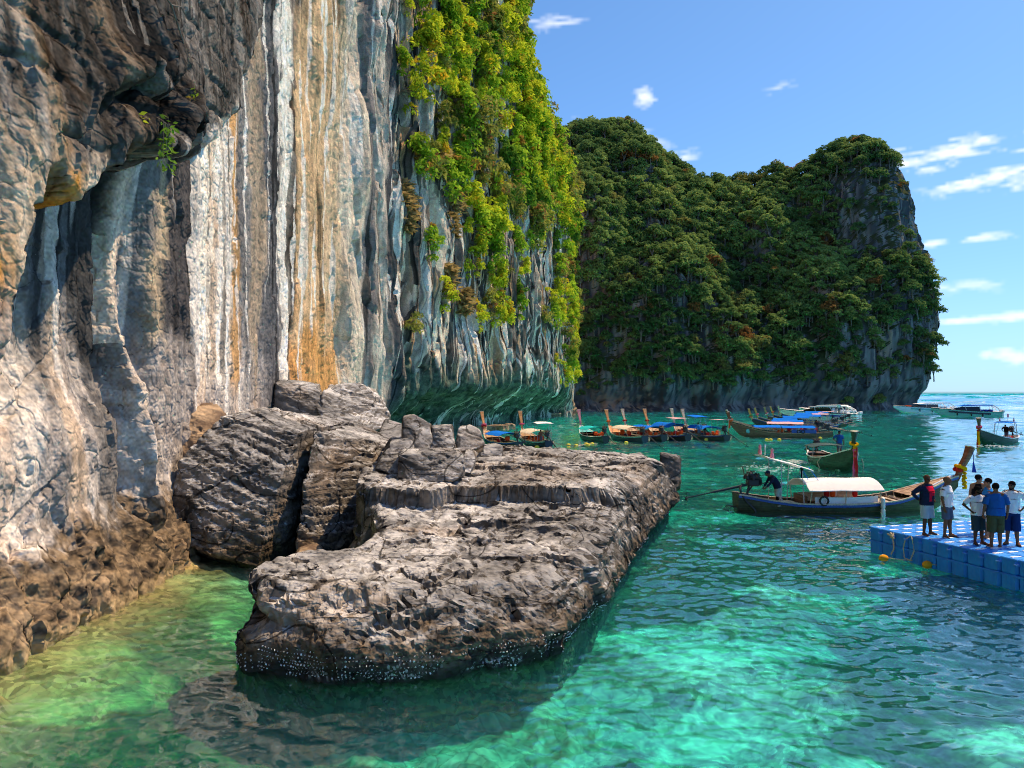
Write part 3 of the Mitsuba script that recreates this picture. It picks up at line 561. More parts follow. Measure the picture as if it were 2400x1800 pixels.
# ---------------------------------------------------------------- the wooded headland across the bay
def smooth_line(pts, n):
    p = np.asarray(pts, float); t = np.concatenate([[0], np.cumsum(np.linalg.norm(np.diff(p, axis=0), axis=1))])
    tt = np.linspace(0, t[-1], n)
    q = np.stack([np.interp(tt, t, p[:, k]) for k in range(p.shape[1])], 1)
    return gaussian_filter1d(q, n / 90.0, axis=0, mode='nearest')
# foot line (x, y) and, abreast of it, the crest (x, y, z)
HB = [(-70, 232, -8, 285, 96), (-30, 222, 6, 284, 99), (0, 212, 17, 280, 100), (14, 208, 27, 277, 101), (27, 205, 33, 276, 101.5), (38, 204, 38, 275, 101), (46, 203.5, 46, 274, 93), (54, 203, 55, 270, 82), (62, 204, 63, 266, 76.5), (70, 205, 71, 265, 76),
      (78, 206, 79, 262, 77), (86, 208, 88, 260, 79), (94, 209, 97, 256, 80), (101, 211, 103, 252, 86), (106, 212, 108, 248, 87), (111, 213.5, 113, 248, 87), (115, 216, 116.5, 248, 84), (119, 221, 119.5, 249, 80), (122, 229, 121.5, 251, 75), (124.5, 240, 122.5, 256, 70), (127, 258, 123, 262, 68), (126, 280, 118, 268, 68), (118, 300, 112, 272, 74), (80, 318, 80, 280, 76), (20, 330, 20, 290, 90), (-60, 330, -20, 290, 95)]
HL = smooth_line(HB, 460)
hb, hr = HL[:, :2], HL[:, 2:]
m_ = 190
ht = np.linspace(0, 1, m_)
steep = np.interp(np.linspace(0, 1, 460), [0, .30, .42, .52, .575, .62, .70, 1], [.30, .25, .30, .55, .95, 1.0, .9, .5])   # right-hand end nearly sheer
prof = np.interp(ht, [0, .04, .12, .30, .55, .8, .93, 1], [0, .0, .02, .15, .38, .66, .86, 1])
prof2 = np.interp(ht, [0, .04, .3, .6, .85, .95, 1], [0, .0, .04, .12, .35, .70, 1])
pw = prof[None] * (1 - steep[:, None]) + prof2[None] * steep[:, None]
zz = np.interp(ht, [0, .85, .94, 1], [0, .88, .965, 1])
hx = hb[:, None, 0] + (hr[:, None, 0] - hb[:, None, 0]) * pw
hy = hb[:, None, 1] + (hr[:, None, 1] - hb[:, None, 1]) * pw
hz = -1.5 + (hr[:, None, 2] + 1.5 - 3.2) * zz[None]
hv = np.stack([hx, hy, hz], -1)
hf = grid_faces(460, m_)
if vnormals(hv.reshape(-1, 3), hf)[230 * m_ // 2 + 40, 1] > 0: hf = hf[:, ::-1]
hn = vnormals(hv.reshape(-1, 3), hf).reshape(hv.shape)
if hn[120, 60, 1] > 0: hf = hf[:, ::-1]; hn = -hn
fade = (np.sin(np.pi * np.clip(ht, 0, 1)) ** .6)[None, :, None] * np.ones((460, 1, 1))
spur = (nfbm(hv * np.array([.045, .03, .018]), 3, 5) - .5)[..., None] * 26 + (ridged(hv * np.array([.06, .04, .02]) + 3, 2, 8) - .6)[..., None] * 9
hv = hv + hn * spur * fade * np.interp(steep, [.3, 1], [1, .06])[:, None, None]
_h1, _he = facets(hv.reshape(-1, 3) * np.array([1, 1, .4]) / 3.2, 9)
hv += hn * ((nfbm(hv * np.array([.6, .6, .09]), 4, 15) - .5) * 2.6)[..., None] + hn * (1.0 * _h1 - .8 * np.exp(-_he / .06)).reshape(460, m_, 1)
caves = sstep(7, 2.0, hv[..., 2]) * sstep(0, 3, hv[..., 2] + 1)
hv -= hn * (caves * (1.5 + 2.0 * nnoise(hv * np.array([.22, .22, 0]), 3)))[..., None]
hn = vnormals(hv.reshape(-1, 3), hf).reshape(hv.shape)
def head_col(p, n, uv):
    a = noise(p.x * .55 + p.y * .3, p.y * .4, p.z * .05); b = noise(p.x * 1.7 + p.y, p.y * 1.2, p.z * .14); c = fbm(p.x * .8, p.y * .8, p.z * .6, 3)
    rock = mix((.07, .07, .08), (.26, .25, .24), smoothstep(.3, .75, b * .55 + a * .45))
    rock = mix(rock, (.46, .30, .19), smoothstep(.62, .74, noise(p.x * .12, p.y * .1, p.z * .06) * .7 + b * .3) * .5)
    soil = mix((.03, .045, .02), (.08, .09, .04), c)
    return mix(rock, soil, smoothstep(.16, .36, n.z + (c - .5) * .5) * smoothstep(4.0, 9.0, p.z))
def head_bump(p, n, uv): return fbm(p.x * .9, p.y * .9, p.z * .25, 4) * .9
scene['headland_rock'] = {'type': 'bumpmap', 'arbitrary': proc(head_bump, .15), 'scale': 1.0, 'bsdf': {'type': 'diffuse', 'reflectance': proc(head_col)}}
whole('headland', (hv.reshape(-1, 3), hf), 'headland_rock', kind='structure', smooth=True, label='steep rocky headland covered in forest across the bay')

# ---------------------------------------------------------------- foliage
def leaf_cloud(r, centres, radii_, per, size, up=.35):
    """Many small leaf-spray faces spread through a set of lumps."""
    vs, fs = [], []
    for c, rad in zip(centres, radii_):
        d = r.normal(size=(per, 3)); d /= np.linalg.norm(d, axis=1, keepdims=True)
        d[:, 2] = np.where(d[:, 2] < -.35, -d[:, 2], d[:, 2])
        rr = rad * r.uniform(.62, 1.08, (per, 1))
        q = c + d * rr * np.array([1, 1, .88])
        nrm = d + r.normal(0, .55, (per, 3)) + [0, 0, up]; nrm /= np.linalg.norm(nrm, axis=1, keepdims=True)
        a = np.cross(nrm, r.normal(size=(per, 3))); a /= np.linalg.norm(a, axis=1, keepdims=True); b = np.cross(nrm, a)
        s = size * r.uniform(.6, 1.3, (per, 1))
        tip = q + a * s * 1.25 - [0, 0, 1] * s * .25
        base = len(vs) * 0
        vs.append(np.stack([q - a * s, q + b * s * .5 + nrm * s * .15, tip, q - b * s * .5 + nrm * s * .15], 1).reshape(-1, 3))
    v = np.vstack(vs); n = len(v) // 4; k = np.arange(n)[:, None] * 4
    return v, np.vstack([k + [0, 1, 2], k + [0, 2, 3]])
def leaf_mat(key, fn):
    scene[key] = {'type': 'principledthin', 'base_color': proc(fn), 'roughness': .6, 'spec_trans': 0.0, 'diff_trans': .7, 'eta': 1.3}
def far_leaf(p, n, uv):
    t = cell_tone(p, .22); f = noise(p.x * 1.9, p.y * 1.9, p.z * 1.9); w = noise(p.x * .045, p.y * .045, p.z * .05)
    c = mix((.085, .17, .055), (.34, .45, .13), smoothstep(.25, .8, t * .65 + w * .35))
    c = mix(c, (.32, .28, .08), smoothstep(.74, .80, noise(p.x * .16 + 5, p.y * .16, p.z * .16)) * .7)
    c = mix(c, (.36, .14, .05), smoothstep(.83, .86, noise(p.x * .14 + 50, p.y * .14, p.z * .14)) * .8)
    return c * (.7 + .6 * f)
def cell_tone(p, k): return noise(p.x * k + 3, p.y * k + 7, p.z * k + 1) * .7 + .3 * noise(p.x * k * .3, p.y * k * .3, p.z * k * .3)
leaf_mat('forest_leaf', far_leaf)
def bark_col(p, n, uv): return mix((.10, .085, .07), (.26, .23, .2), noise(p.x * 6, p.y * 6, p.z * 2))
scene['bark'] = {'type': 'twosided', 'bsdf': {'type': 'diffuse', 'reflectance': proc(bark_col)}}
def tree_group(key, seed, lumps, spread, per, size):
    r = np.random.default_rng(seed)
    cs_, rs = [], []
    for i in range(lumps):
        a = i * 2.4 + r.uniform(-.4, .4); q = math.sqrt((i + .3) / lumps) * spread
        cs_.append([q * math.cos(a), q * math.sin(a), r.uniform(-.15, .15) + .75 * (1 - (q / spread) ** 2)]); rs.append(r.uniform(.32, .48))
    v, f = leaf_cloud(r, np.array(cs_), rs, per, size)
    limbs = [tube([[0, 0, -1.2], [.03, .02, -.5], [0, .04, .1]], [.09, .07, .05], 5)] + [tube([[0, .02, -.35], [c[0] * .6, c[1] * .6, c[2] * .5], c], [.045, .035, .015], 4) for c in cs_[:5]]
    scene[key] = {'type': 'shapegroup', 'crown': mikit.ply((v, f), 'forest_leaf', False), 'trunk': mikit.ply(cat(*limbs), 'bark', False)}
for i in range(4): tree_group(f'tree_kind_{i}', 300 + i, 7 + i % 3, .70 + .1 * (i % 2), 56, .135)
r = np.random.default_rng(17)
A = hv[:-1, :-1].reshape(-1, 3); N = hn[:-1, :-1].reshape(-1, 3)
area = (np.linalg.norm(hv[1:, :-1] - hv[:-1, :-1], axis=-1) * np.linalg.norm(hv[:-1, 1:] - hv[:-1, :-1], axis=-1)).reshape(-1)
facing = (N[:, 1] < .35) | (A[:, 0] > 118)
bare = nfbm(A * np.array([.03, .03, .025]) + 3, 3, 44)
sheer = np.repeat(steep[:-1], m_ - 1)
w = area * facing * sstep(2, 7, A[:, 2] + 10 * (nnoise(A * .09, 4) - .5)) * sstep(.06, .30, N[:, 2] + .55 * (.62 - bare) + .10 - .22 * (sheer - .3))
w[A[:, 1] > 292] = 0
w *= 1 - .93 * sstep(93, 98, A[:, 0]) * sstep(40, 48, A[:, 2] + 8 * (nnoise(A * .12, 6) - .5)) * sstep(74, 69, A[:, 2])
w *= 1 - .85 * sstep(115, 118.5, A[:, 0] + 3 * (nnoise(A * .15, 9) - .5))
idx = r.choice(len(A), 5200, p=w / w.sum())
order, taken = [], {}
for q in idx:
    size = r.uniform(1.2, 2.3) * (1.35 if r.random() < .15 else 1); cell = tuple((A[q] // 1.2).astype(int))
    if cell in taken: continue
    taken[cell] = 1; order.append((q, size))
order.sort(key=lambda t: -t[1] / A[t[0], 1])
tones = ['round dark green tree in the forest on the far headland', 'spreading mid-green tree in the forest on the far headland', 'broad olive green tree in the forest on the far headland', 'small-crowned green tree in the forest on the far headland']
for i, (q, size) in enumerate(order):
    p = A[q] + N[q] * size * .55 + [0, 0, size * .35]; kind = int(r.integers(4))
    m = T().translate(p.tolist()).rotate([0, 0, 1], float(r.uniform(0, 360))).rotate([1, 0, 0], float(r.uniform(-12, 12))).scale([size * 1.12, size * 1.12, size * float(r.uniform(.8, 1.15))])
    inst = {'type': 'instance', 'g': ref(f'tree_kind_{kind}'), 'to_world': m}
    if i < 280:
        k = thing('tree', tones[kind], 'tree', f'headland trees, kind {"abcd"[kind]}')
        scene[k] = inst
    else: scene[f'forest__{i:04d}'] = inst
labels['forest'] = {'label': 'dense evergreen forest blanketing the far headland', 'category': 'forest', 'kind': 'stuff'}
print('trees', len(order))
# ---------------------------------------------------------------- plants clinging to the near cliff
def shrub_leaf(lo, hi, extra=None, seed=0.0):
    def fn(p, n, uv):
        t = noise(p.x * .5 + seed, p.y * .5, p.z * .5) * .55 + .45 * noise(p.x * 2.2, p.y * 2.2 + seed, p.z * 2.2)
        c = mix(lo, hi, smoothstep(.25, .75, t))
        if extra: c = mix(c, extra, smoothstep(.72, .78, noise(p.x * .8 + seed + 20, p.y * .8, p.z * .8)) * .8)
        return c * (.7 + .6 * noise(p.x * 5, p.y * 5, p.z * 5))
    return fn
leaf_mat('yellow_leaf', shrub_leaf((.30, .38, .025), (.72, .76, .05), (.72, .48, .04), 1))
leaf_mat('lime_leaf', shrub_leaf((.15, .30, .02), (.46, .62, .05), (.45, .20, .05), 2))
leaf_mat('green_leaf', shrub_leaf((.06, .15, .02), (.19, .34, .04), None, 3))
leaf_mat('olive_leaf', shrub_leaf((.15, .18, .04), (.42, .42, .09), (.42, .18, .07), 4))
leaf_mat('straw', shrub_leaf((.26, .19, .07), (.46, .34, .15), None, 5))
def shrub_group(key, seed, mat, lumps, droop, per, size):
    r = np.random.default_rng(seed); cs_, rs = [], []
    for i in range(lumps):
        cs_.append([r.uniform(.05, .75), r.normal(0, .42), r.normal(0.05, .42) - droop * r.random()]); rs.append(r.uniform(.26, .44))
    v, f = leaf_cloud(r, np.array(cs_), rs, per, size, .5)
    twigs = [tube([[-.25, 0, -.1], np.array(c) * [.4, .4, .5], c], [.035, .025, .008], 4) for c in cs_]
    scene[key] = {'type': 'shapegroup', 'foliage': mikit.ply((v, f), mat, False), 'branches': mikit.ply(cat(*twigs), 'bark', False)}
KINDS = [('yellow', 'yellow_leaf', 'bright yellow-green'), ('lime', 'lime_leaf', 'lime green'), ('green', 'green_leaf', 'deep green'), ('olive', 'olive_leaf', 'dull olive')]
for i, (kn, mat, _) in enumerate(KINDS):
    for j in range(2): shrub_group(f'shrub_{kn}_{j}', 400 + 10 * i + j, mat, 8 + 2 * j, .25 + .5 * j, 62, .105)
r = np.random.default_rng(23)
def cliff_frame(s, z):
    p = cliff_point(np.array([s]), np.array([z]), False)[0]
    nx, ny = np.interp(s, FS, FNX), np.interp(s, FS, FNY)
    return p, math.degrees(math.atan2(ny, nx))
def screen(p): return 512 + p[0] / p[1] * FOC, HORIZON - (p[2] - CAM_H) / p[1] * FOC
def wood(u, v):
    """How thickly bushes cover the far buttress: dense high up, three bare ribs of rock, a hanging tongue lower down."""
    q = np.array([[u * .05, v * .022, 0]])
    n_ = float(nfbm(q, 3, 91)[0]) - .5
    d = np.interp(v, [0, 60, 180, 215, 260, 320, 390], [1, 1, .85, .42, .18, .10, .05])
    tongue = gauss(u - (452 + .26 * (v - 150)), 22) * (150 < v < 312)
    rim = sstep(542, 555, u + .02 * (v - 200)) * (v < 335) * .5
    lowleft = sstep(392, 402, u - .03 * v) if v < 175 else sstep(428, 440, u)
    ribs = 1 - .7 * gauss(u - np.interp(v, [0, 60, 130, 200, 300], [452, 462, 480, 502, 510]), 7.5) - .8 * gauss(u - np.interp(v, [150, 200, 330], [425, 432, 450]), 10) * (v > 175)
    return float(np.clip((max(d * lowleft, tongue, rim) + n_ * 1.25) * ribs, 0, 1))
placed, queue = [], []
s0, s1 = S(392), SY(172)
tries = 0
_bs = r.uniform(s0, s1, 9000); _bz = 4 + 88 * r.random(9000) ** .95; _bp = cliff_point(_bs, _bz, False); _ba = np.degrees(np.arctan2(np.interp(_bs, FS, FNY), np.interp(_bs, FS, FNX)))
while len(placed) < 540 and tries < 9000:
    tries += 1
    p, az = _bp[tries - 1], float(_ba[tries - 1]); u, v = screen(p)
    if v < -25 or v > 385: continue
    if r.random() > wood(u, v): continue
    size = r.uniform(1.2, 2.9) * (.72 if v > 230 else 1) * np.interp(p[1], [60, 170], [.8, 1.25])
    if any(abs(p[0] - a[0]) + abs(p[1] - a[1]) + abs(p[2] - a[2]) < .46 * (size + b) for a, b in placed): continue
    placed.append((p, size))
    tone = float(nnoise(p[None] * .09, 7)[0]) * .55 + r.random() * .45
    kind = 0 if tone > .58 else 1 if tone > .46 else 3 if tone > .33 else 2
    key_g = f'shrub_{KINDS[kind][0]}_{int(r.integers(2))}'
    m = T().translate((p + np.array([.1, 0, 0])).tolist()).rotate([0, 0, 1], az + float(r.uniform(-25, 25))).scale([size * 1.05, size * 1.15, size * float(r.uniform(.9, 1.4))])
    queue.append((size / p[1], v, kind, key_g, m))
queue.sort(key=lambda t: -t[0])
for i, (_, v, kind, key_g, m) in enumerate(queue):
    inst = {'type': 'instance', 'g': ref(key_g), 'to_world': m}
    zone = 'high on the cliff above the bay' if v < 90 else 'half way up the cliff above the bay' if v < 220 else 'low on the cliff above the moored boats'
    if i < 290: scene[thing('shrub', f'{KINDS[kind][2]} shrub rooted {zone}', 'shrub', f'{KINDS[kind][2]} shrubs {zone}')] = inst
    else: scene[f'scrub__{i:03d}'] = inst
labels['scrub'] = {'label': 'small bushes and creepers filling the gaps on the green cliff above the bay', 'category': 'scrub', 'kind': 'stuff'}
print('shrubs', len(placed), tries)
# small plants and bare branches on the near wall
def leafy(r, n, length, spread, size):
    vs = []
    for i in range(n):
        t = r.random(); c = np.array([r.normal(.12, .06), r.normal(0, spread), -length * t + r.normal(0, .04)])
        a = r.normal(size=3) + [.6, 0, -.6]; a /= np.linalg.norm(a); b = np.cross(a, r.normal(size=3)); b /= np.linalg.norm(b); s = size * r.uniform(.6, 1.3)
        vs.append([c, c + a * s * .5 + b * s * .22, c + a * s, c + a * s * .5 - b * s * .22])
    v = np.array(vs).reshape(-1, 3); k = np.arange(n)[:, None] * 4
    return v, np.vstack([k + [0, 1, 2], k + [0, 2, 3]])
def wall_hit(u, v):
    """Where the sight line through (u, v) meets the near wall."""
    d = px_dir(u, v); best = None
    ss = np.arange(SY(10), SY(60), .05); 
    yy = np.linspace(11, 58, 1500); pts = d[None] * yy[:, None] + [0, 0, CAM_H]
    tree_ = cKDTree(np.stack([FX, FY], 1)); _, i = tree_.query(pts[:, :2])
    out = (pts[:, 0] - FX[i]) * FNX[i] + (pts[:, 1] - FY[i]) * FNY[i] - cliff_push(FS[i], pts[:, 2], False)
    j = int(np.argmax(out < 0)); return pts[j], math.degrees(math.atan2(FNY[i[j]], FNX[i[j]]))
for (u, v, L_, sp_, n, lab, mat) in [(187, 88, .75, .16, 46, 'small light green plant growing from a crack in the dark rock above the ledge', 'lime_leaf'), (160, 117, 1.15, .20, 90, 'hanging green leafy plant at the right end of the rock ledge', 'green_leaf'), (134, 114, .3, .16, 26, 'tiny yellow tuft on the block above the rock ledge', 'yellow_leaf')]:
    p, az = wall_hit(u, v)
    k = thing('cliff_plant', lab, 'plant'); m = T().translate(p.tolist()).rotate([0, 0, 1], az)
    part(k, 'leaves', leafy(r, n, L_, sp_, .17), mat, place=m)
    part(k, 'stem', cat(*[tube([[-.25, 0, .1], [.1, q * .5, -.1 * L_], [.14, q, -L_ * .9]], [.012, .01, .005], 4) for q in (-sp_, 0, sp_)]), 'bark', place=m)
p, az = wall_hit(150, 14)
k = thing('dead_branch', 'thin leafless branches straggling over the dark rock at the top left', 'branch')
m = T().translate(p.tolist()).rotate([0, 0, 1], az)
br = [tube([[-.1, -1.1, .55], [.35, -.4, .5], [.45, .1, .35], [.4, .9, -.1], [.3, 1.7, -.3], [.3, 2.3, -.5]], [.035, .03, .025, .02, .012, .006], 6), tube([[.45, .1, .35], [.5, .6, .55], [.45, 1.3, .5], [.4, 1.8, .75]], [.02, .016, .012, .005], 5), tube([[.4, .9, -.1], [.45, 1.2, -.5], [.4, 1.5, -.7]], [.014, .01, .005], 5), tube([[.35, -.4, .5], [.5, -.1, .85], [.4, .5, 1.0]], [.018, .012, .005], 5)]
part(k, 'limb', br[0], 'bark', place=m)
for b_ in br[1:]: part(k, 'twig', b_, 'bark', place=m)
# dry grass tufts hanging on the far buttress
for (u, v, d) in [(445, 238, 92), (441, 284, 92), (452, 220, 96), (436, 178, 88), (402, 185, 70), (404, 205, 71), (474, 205, 108), (545, 262, 140), (548, 300, 142), (458, 305, 97)]:
    z = CAM_H + (HORIZON - v) / FOC * d; p, az = cliff_frame(S(u) if u < 520 else SY(d), z)
    k = thing('dry_grass_tuft', 'straw-coloured tuft of dry grass hanging on the far cliff face', 'grass tuft', 'dry grass tufts on the cliff')
    scene[k] = mikit.ply(leafy(r, 260, 2.4, .45, .75), 'straw', False); scene[k]['to_world'] = T().translate(p.tolist()).rotate([0, 0, 1], az).scale([1.6, 1.2, 1])
# ---------------------------------------------------------------- long-tail boats
def wood_tex(lo, hi):
    def fn(p, n, uv): return mix(lo, hi, smoothstep(.25, .8, noise(p.x * 1.5, p.y * 1.5, p.z * 22) * .6 + noise(p.x * 9, p.y * 9, p.z * 9) * .4))
    return fn
def wood_mat(key, lo, hi, rough=.45):
    scene[key] = {'type': 'twosided', 'bsdf': {'type': 'principled', 'base_color': proc(wood_tex(lo, hi)), 'roughness': rough, 'specular': .4}}
wood_mat('teak', (.30, .17, .08), (.50, .33, .18)); wood_mat('pale_wood', (.42, .32, .22), (.66, .54, .40)); wood_mat('orange_wood', (.50, .20, .06), (.72, .36, .13)); wood_mat('red_wood', (.16, .045, .022), (.30, .10, .05)); wood_mat('hull_brown', (.085, .055, .03), (.17, .105, .055)); wood_mat('hull_green', (.012, .035, .022), (.03, .07, .04)); wood_mat('hull_olive', (.035, .028, .014), (.085, .066, .03)); wood_mat('dark_wood', (.07, .04, .025), (.15, .085, .05))
for key, c, ro in [('hull_navy', (.012, .022, .05), .4), ('hull_dark', (.018, .024, .026), .4), ('white_paint', (.78, .78, .76), .4), ('blue_paint', (.02, .07, .32), .4), ('teal_paint', (.10, .42, .40), .4), ('black_iron', (.025, .025, .027), .45), ('rusty_iron', (.16, .07, .04), .6), ('steel', (.45, .45, .46), .3), ('rubber', (.02, .02, .02), .7), ('pink_paint', (.62, .22, .26), .5)]:
    matte(key, c, ro)
for key, c in [('blue_tarp', (.015, .17, .68)), ('teal_tarp', (.03, .48, .46)), ('cream_tarp', (.68, .60, .46)), ('white_tarp', (.80, .79, .77)), ('pink_tarp', (.70, .42, .44)), ('orange_cloth', (.80, .13, .03)), ('red_cloth', (.55, .03, .03)), ('yellow_flower', (.85, .42, .01)), ('pink_flower', (.75, .12, .25)), ('white_cloth', (.78, .76, .74)), ('blue_cloth', (.03, .06, .34)), ('green_cloth', (.05, .30, .08)), ('black_cloth', (.015, .015, .018)), ('rope', (.55, .48, .34)), ('letter_green', (.28, .52, .36)), ('foam_yellow', (.78, .62, .10)), ('foam_orange', (.78, .36, .03)), ('skin_far', (.36, .20, .13))]:
    matte(key, c)
def longtail_shapes(L, beam, bow=1.45, stern=.72, mid=.38, prow_rise=1.0, prow_lean=.62):
    """The meshes of a long-tail boat: x forward from the stern, z up from the waterline."""
    n = 30; t = np.linspace(0, 1, n)
    half = beam / 2 * np.interp(t, [0, .08, .25, .5, .7, .85, .95, 1], [.34, .52, .86, 1.0, .88, .52, .19, .03])
    sheer = np.interp(t, [0, .1, .25, .5, .7, .85, 1], [stern, stern * .74, mid * 1.02, mid, mid * 1.35, mid + (bow - mid) * .55, bow])
    half = gaussian_filter1d(half, 1.0, mode='nearest'); sheer = gaussian_filter1d(sheer, 1.2, mode='nearest')
    keel = np.interp(t, [0, .1, .5, .8, .92, 1], [-.10, -.28, -.38, -.30, .10, bow - .55])
    x = t * L
    def section(k, inset):
        h, s, q = max(half[k] - inset, .012), sheer[k], keel[k]
        ys = np.array([1.0, .97, .86, .55, 0, -.55, -.86, -.97, -1.0]) * h
        f = np.array([1, .62, .30, .07, 0, .07, .30, .62, 1.0])
        return np.stack([np.full(9, x[k]), ys, q + inset + (s - q - inset) * f], 1)
    o = np.array([section(k, 0) for k in range(n)]); i = np.array([section(k, .035) for k in range(n)])
    fo = grid_faces(n, 9); hull_v = np.vstack([o.reshape(-1, 3), i.reshape(-1, 3)])
    fi = fo[:, ::-1] + n * 9
    e = []
    for k in range(n - 1):
        for j in (0, 8):
            a, b = k * 9 + j, (k + 1) * 9 + j; e += [[a, b, b + n * 9], [a, b + n * 9, a + n * 9]]
    for k in (0, n - 1):
        for j in range(8):
            a, b = k * 9 + j, k * 9 + j + 1; e += [[a, b, b + n * 9], [a, b + n * 9, a + n * 9]]
    tr = trimesh.Trimesh(o[0], [[0, j, j + 1] for j in range(1, 8)], process=False)
    hull = cat(trimesh.Trimesh(hull_v, np.vstack([fo, fi, e]), process=False), tr)
    out = {'hull': hull, 'L': L}
    rail, stripe = [], []
    for s in (1, -1):
        pts = np.stack([x, s * half, sheer + .02], 1); w = np.array([0, s * .05, 0])
        q = np.concatenate([pts - w * .7, pts + w, pts + w - [0, 0, .055], pts - w * .7 - [0, 0, .055]], 1).reshape(n, 4, 3)
        rail.append(trimesh.Trimesh(q.reshape(-1, 3), grid_faces(n, 4, True), process=False))
        q = np.stack([pts + [0, s * .022, -.06], pts + [0, s * .026, -.15], pts + [0, s * .004, -.15], pts + [0, s * .004, -.06]], 1)
        stripe.append(trimesh.Trimesh(q.reshape(-1, 3), grid_faces(n, 4, True), process=False))
    out['rails'], out['stripes'] = rail, stripe
    def deck(t0, t1, drop, k=14):
        tt = np.linspace(t0, t1, k); h = np.interp(tt, t, half) - .03; z = np.interp(tt, t, sheer) - drop
        top = np.stack([np.stack([tt * L, h * s, z + .02 * (1 - s * s)], 1) for s in (-1, -.5, 0, .5, 1)], 1)
        return trimesh.Trimesh(top.reshape(-1, 3), grid_faces(k, 5), process=False)
    out['deck'] = deck; out['half'] = lambda q: float(np.interp(q / L, t, half)); out['sheer'] = lambda q: float(np.interp(q / L, t, sheer))
    zb = bow - .62                                                     # prow post: a plank flaring upwards, raked forward
    path = np.array([[L - .20, zb], [L + .03, bow - .12], [L + .16, bow + .22 * prow_rise], [L + .05 + prow_lean * .62, bow + .62 * prow_rise], [L + prow_lean, bow + prow_rise]])
    wid = np.array([.05, .09, .115, .145, .215]); dep = np.array([.05, .10, .12, .125, .14])
    tg = np.gradient(path, axis=0); tg /= np.linalg.norm(tg, axis=1, keepdims=True); nm = np.stack([tg[:, 1], -tg[:, 0]], 1)
    rings = []
    for c, m, w_, d_ in zip(path, nm, wid, dep):
        rings.append([[c[0] + m[0] * d_ * a, w_ * b, c[1] + m[1] * d_ * a] for a, b in ((1, .25), (1, -.25), (-.2, -1), (-1, -.9), (-1, .9), (-.2, 1))])
    rings = np.array(rings); pv_ = rings.reshape(-1, 3); pf_ = grid_faces(5, 6, True)
    endc = [[24, 24 + j, 24 + j + 1] for j in range(1, 5)]
    out['prow'] = trimesh.Trimesh(pv_, np.vstack([pf_, endc]), process=False)
    capr = rings[-1]; up = np.array([tg[-1, 0], 0, tg[-1, 1]])
    cv_ = np.vstack([capr * 1.0 + up * .004, capr + up * .05]); cc = capr.mean(0); cv_ = cc + up * 0 + (cv_ - cc) * [1.05, 1.08, 1.0]
    out['prow_cap'] = trimesh.convex.convex_hull(cv_)
    out['prow_path'] = path; out['bow'] = bow
    return out
def arch(x0, x1, w, z0, rise, k=9, m=8, tilt=0.0, thick=.025):
    """A cambered awning from x0 to x1."""
    a = np.linspace(-1, 1, k); xs = np.linspace(x0, x1, m)
    top = np.array([[[q, w * s, z0 + rise * (1 - abs(s) ** 2.2) + tilt * (q - x0) / (x1 - x0) - .012 * math.sin(i * 1.6)] for s in a] for i, q in enumerate(xs)])
    v = np.vstack([top.reshape(-1, 3), (top - [0, 0, thick]).reshape(-1, 3)]); f = grid_faces(m, k)
    e = []
    for i in range(m - 1):
        for j in (0, k - 1): p_, q_ = i * k + j, (i + 1) * k + j; e += [[p_, q_, q_ + m * k], [p_, q_ + m * k, p_ + m * k]]
    for j in range(k - 1):
        for i in (0, m - 1): p_, q_ = i * k + j, i * k + j + 1; e += [[p_, q_, q_ + m * k], [p_, q_ + m * k, p_ + m * k]]
    return trimesh.Trimesh(v, np.vstack([f, f[:, ::-1] + m * k, e]), process=False)
def flat_awning(x0, z0, x1, z1, w):
    return arch(x0, x1, w, z0, .05, 5, 6, z1 - z0)
def engine_shape(seed=1):
    r = np.random.default_rng(seed); ms = [box(.50, .34, .30, (0, 0, .12), .05), box(.30, .40, .16, (.05, 0, .34), .03), box(.16, .20, .20, (-.22, 0, .34), .03)]
    for k in range(9): ms.append(box(*r.uniform(.06, .17, 3), (r.uniform(-.28, .28), r.uniform(-.22, .22), r.uniform(.1, .48)), .015))
    for k in range(5):
        a = np.array([r.uniform(-.25, .25), r.uniform(-.2, .2), .3]); ms.append(tube([a, a + [r.uniform(-.15, .15), r.uniform(-.1, .1), .2], a + [r.uniform(-.2, .2), 0, .1]], .022, 6))
    w = trimesh.creation.cylinder(.17, .06, sections=16); w.apply_transform(trimesh.transformations.rotation_matrix(math.pi / 2, [0, 1, 0])); w.apply_translation([.30, 0, .16]); ms.append(w)
    return cat(*ms)
def engine_bits(seed=2):
    r = np.random.default_rng(seed)
    return cat(*[box(*r.uniform(.04, .11, 3), (r.uniform(-.25, .25), r.uniform(-.21, .21), r.uniform(.36, .58)), .012) for _ in range(12)], tube([[-.3, .1, .3], [-.34, .1, .6], [-.42, .1, .78]], .02, 6))
ENG, BITS = engine_shape(), engine_bits()
def propeller():
    ms = [tube([[-.06, 0, 0], [.08, 0, 0]], .035, 8)]
    for k in range(3):
        b = trimesh.creation.icosphere(1, 1.0); b.apply_scale([.018, .05, .12]); b.apply_translation([0, 0, .12]); b.apply_transform(trimesh.transformations.rotation_matrix(k * 2.094, [1, 0, 0])); ms.append(b)
    return cat(*ms)
def ring_flowers(c, rad, n, size, seed, tilt=0.0):
    r = np.random.default_rng(seed); ms = []
    for k in range(n):
        a = 2 * math.pi * k / n; s = size * r.uniform(.8, 1.2); b = trimesh.creation.icosphere(1, s); b.apply_translation(np.array(c) + [rad * .9 * math.cos(a) + r.normal(0, .01), rad * math.sin(a), tilt * math.cos(a) + r.normal(0, .02)]); ms.append(b)
    return cat(*ms)
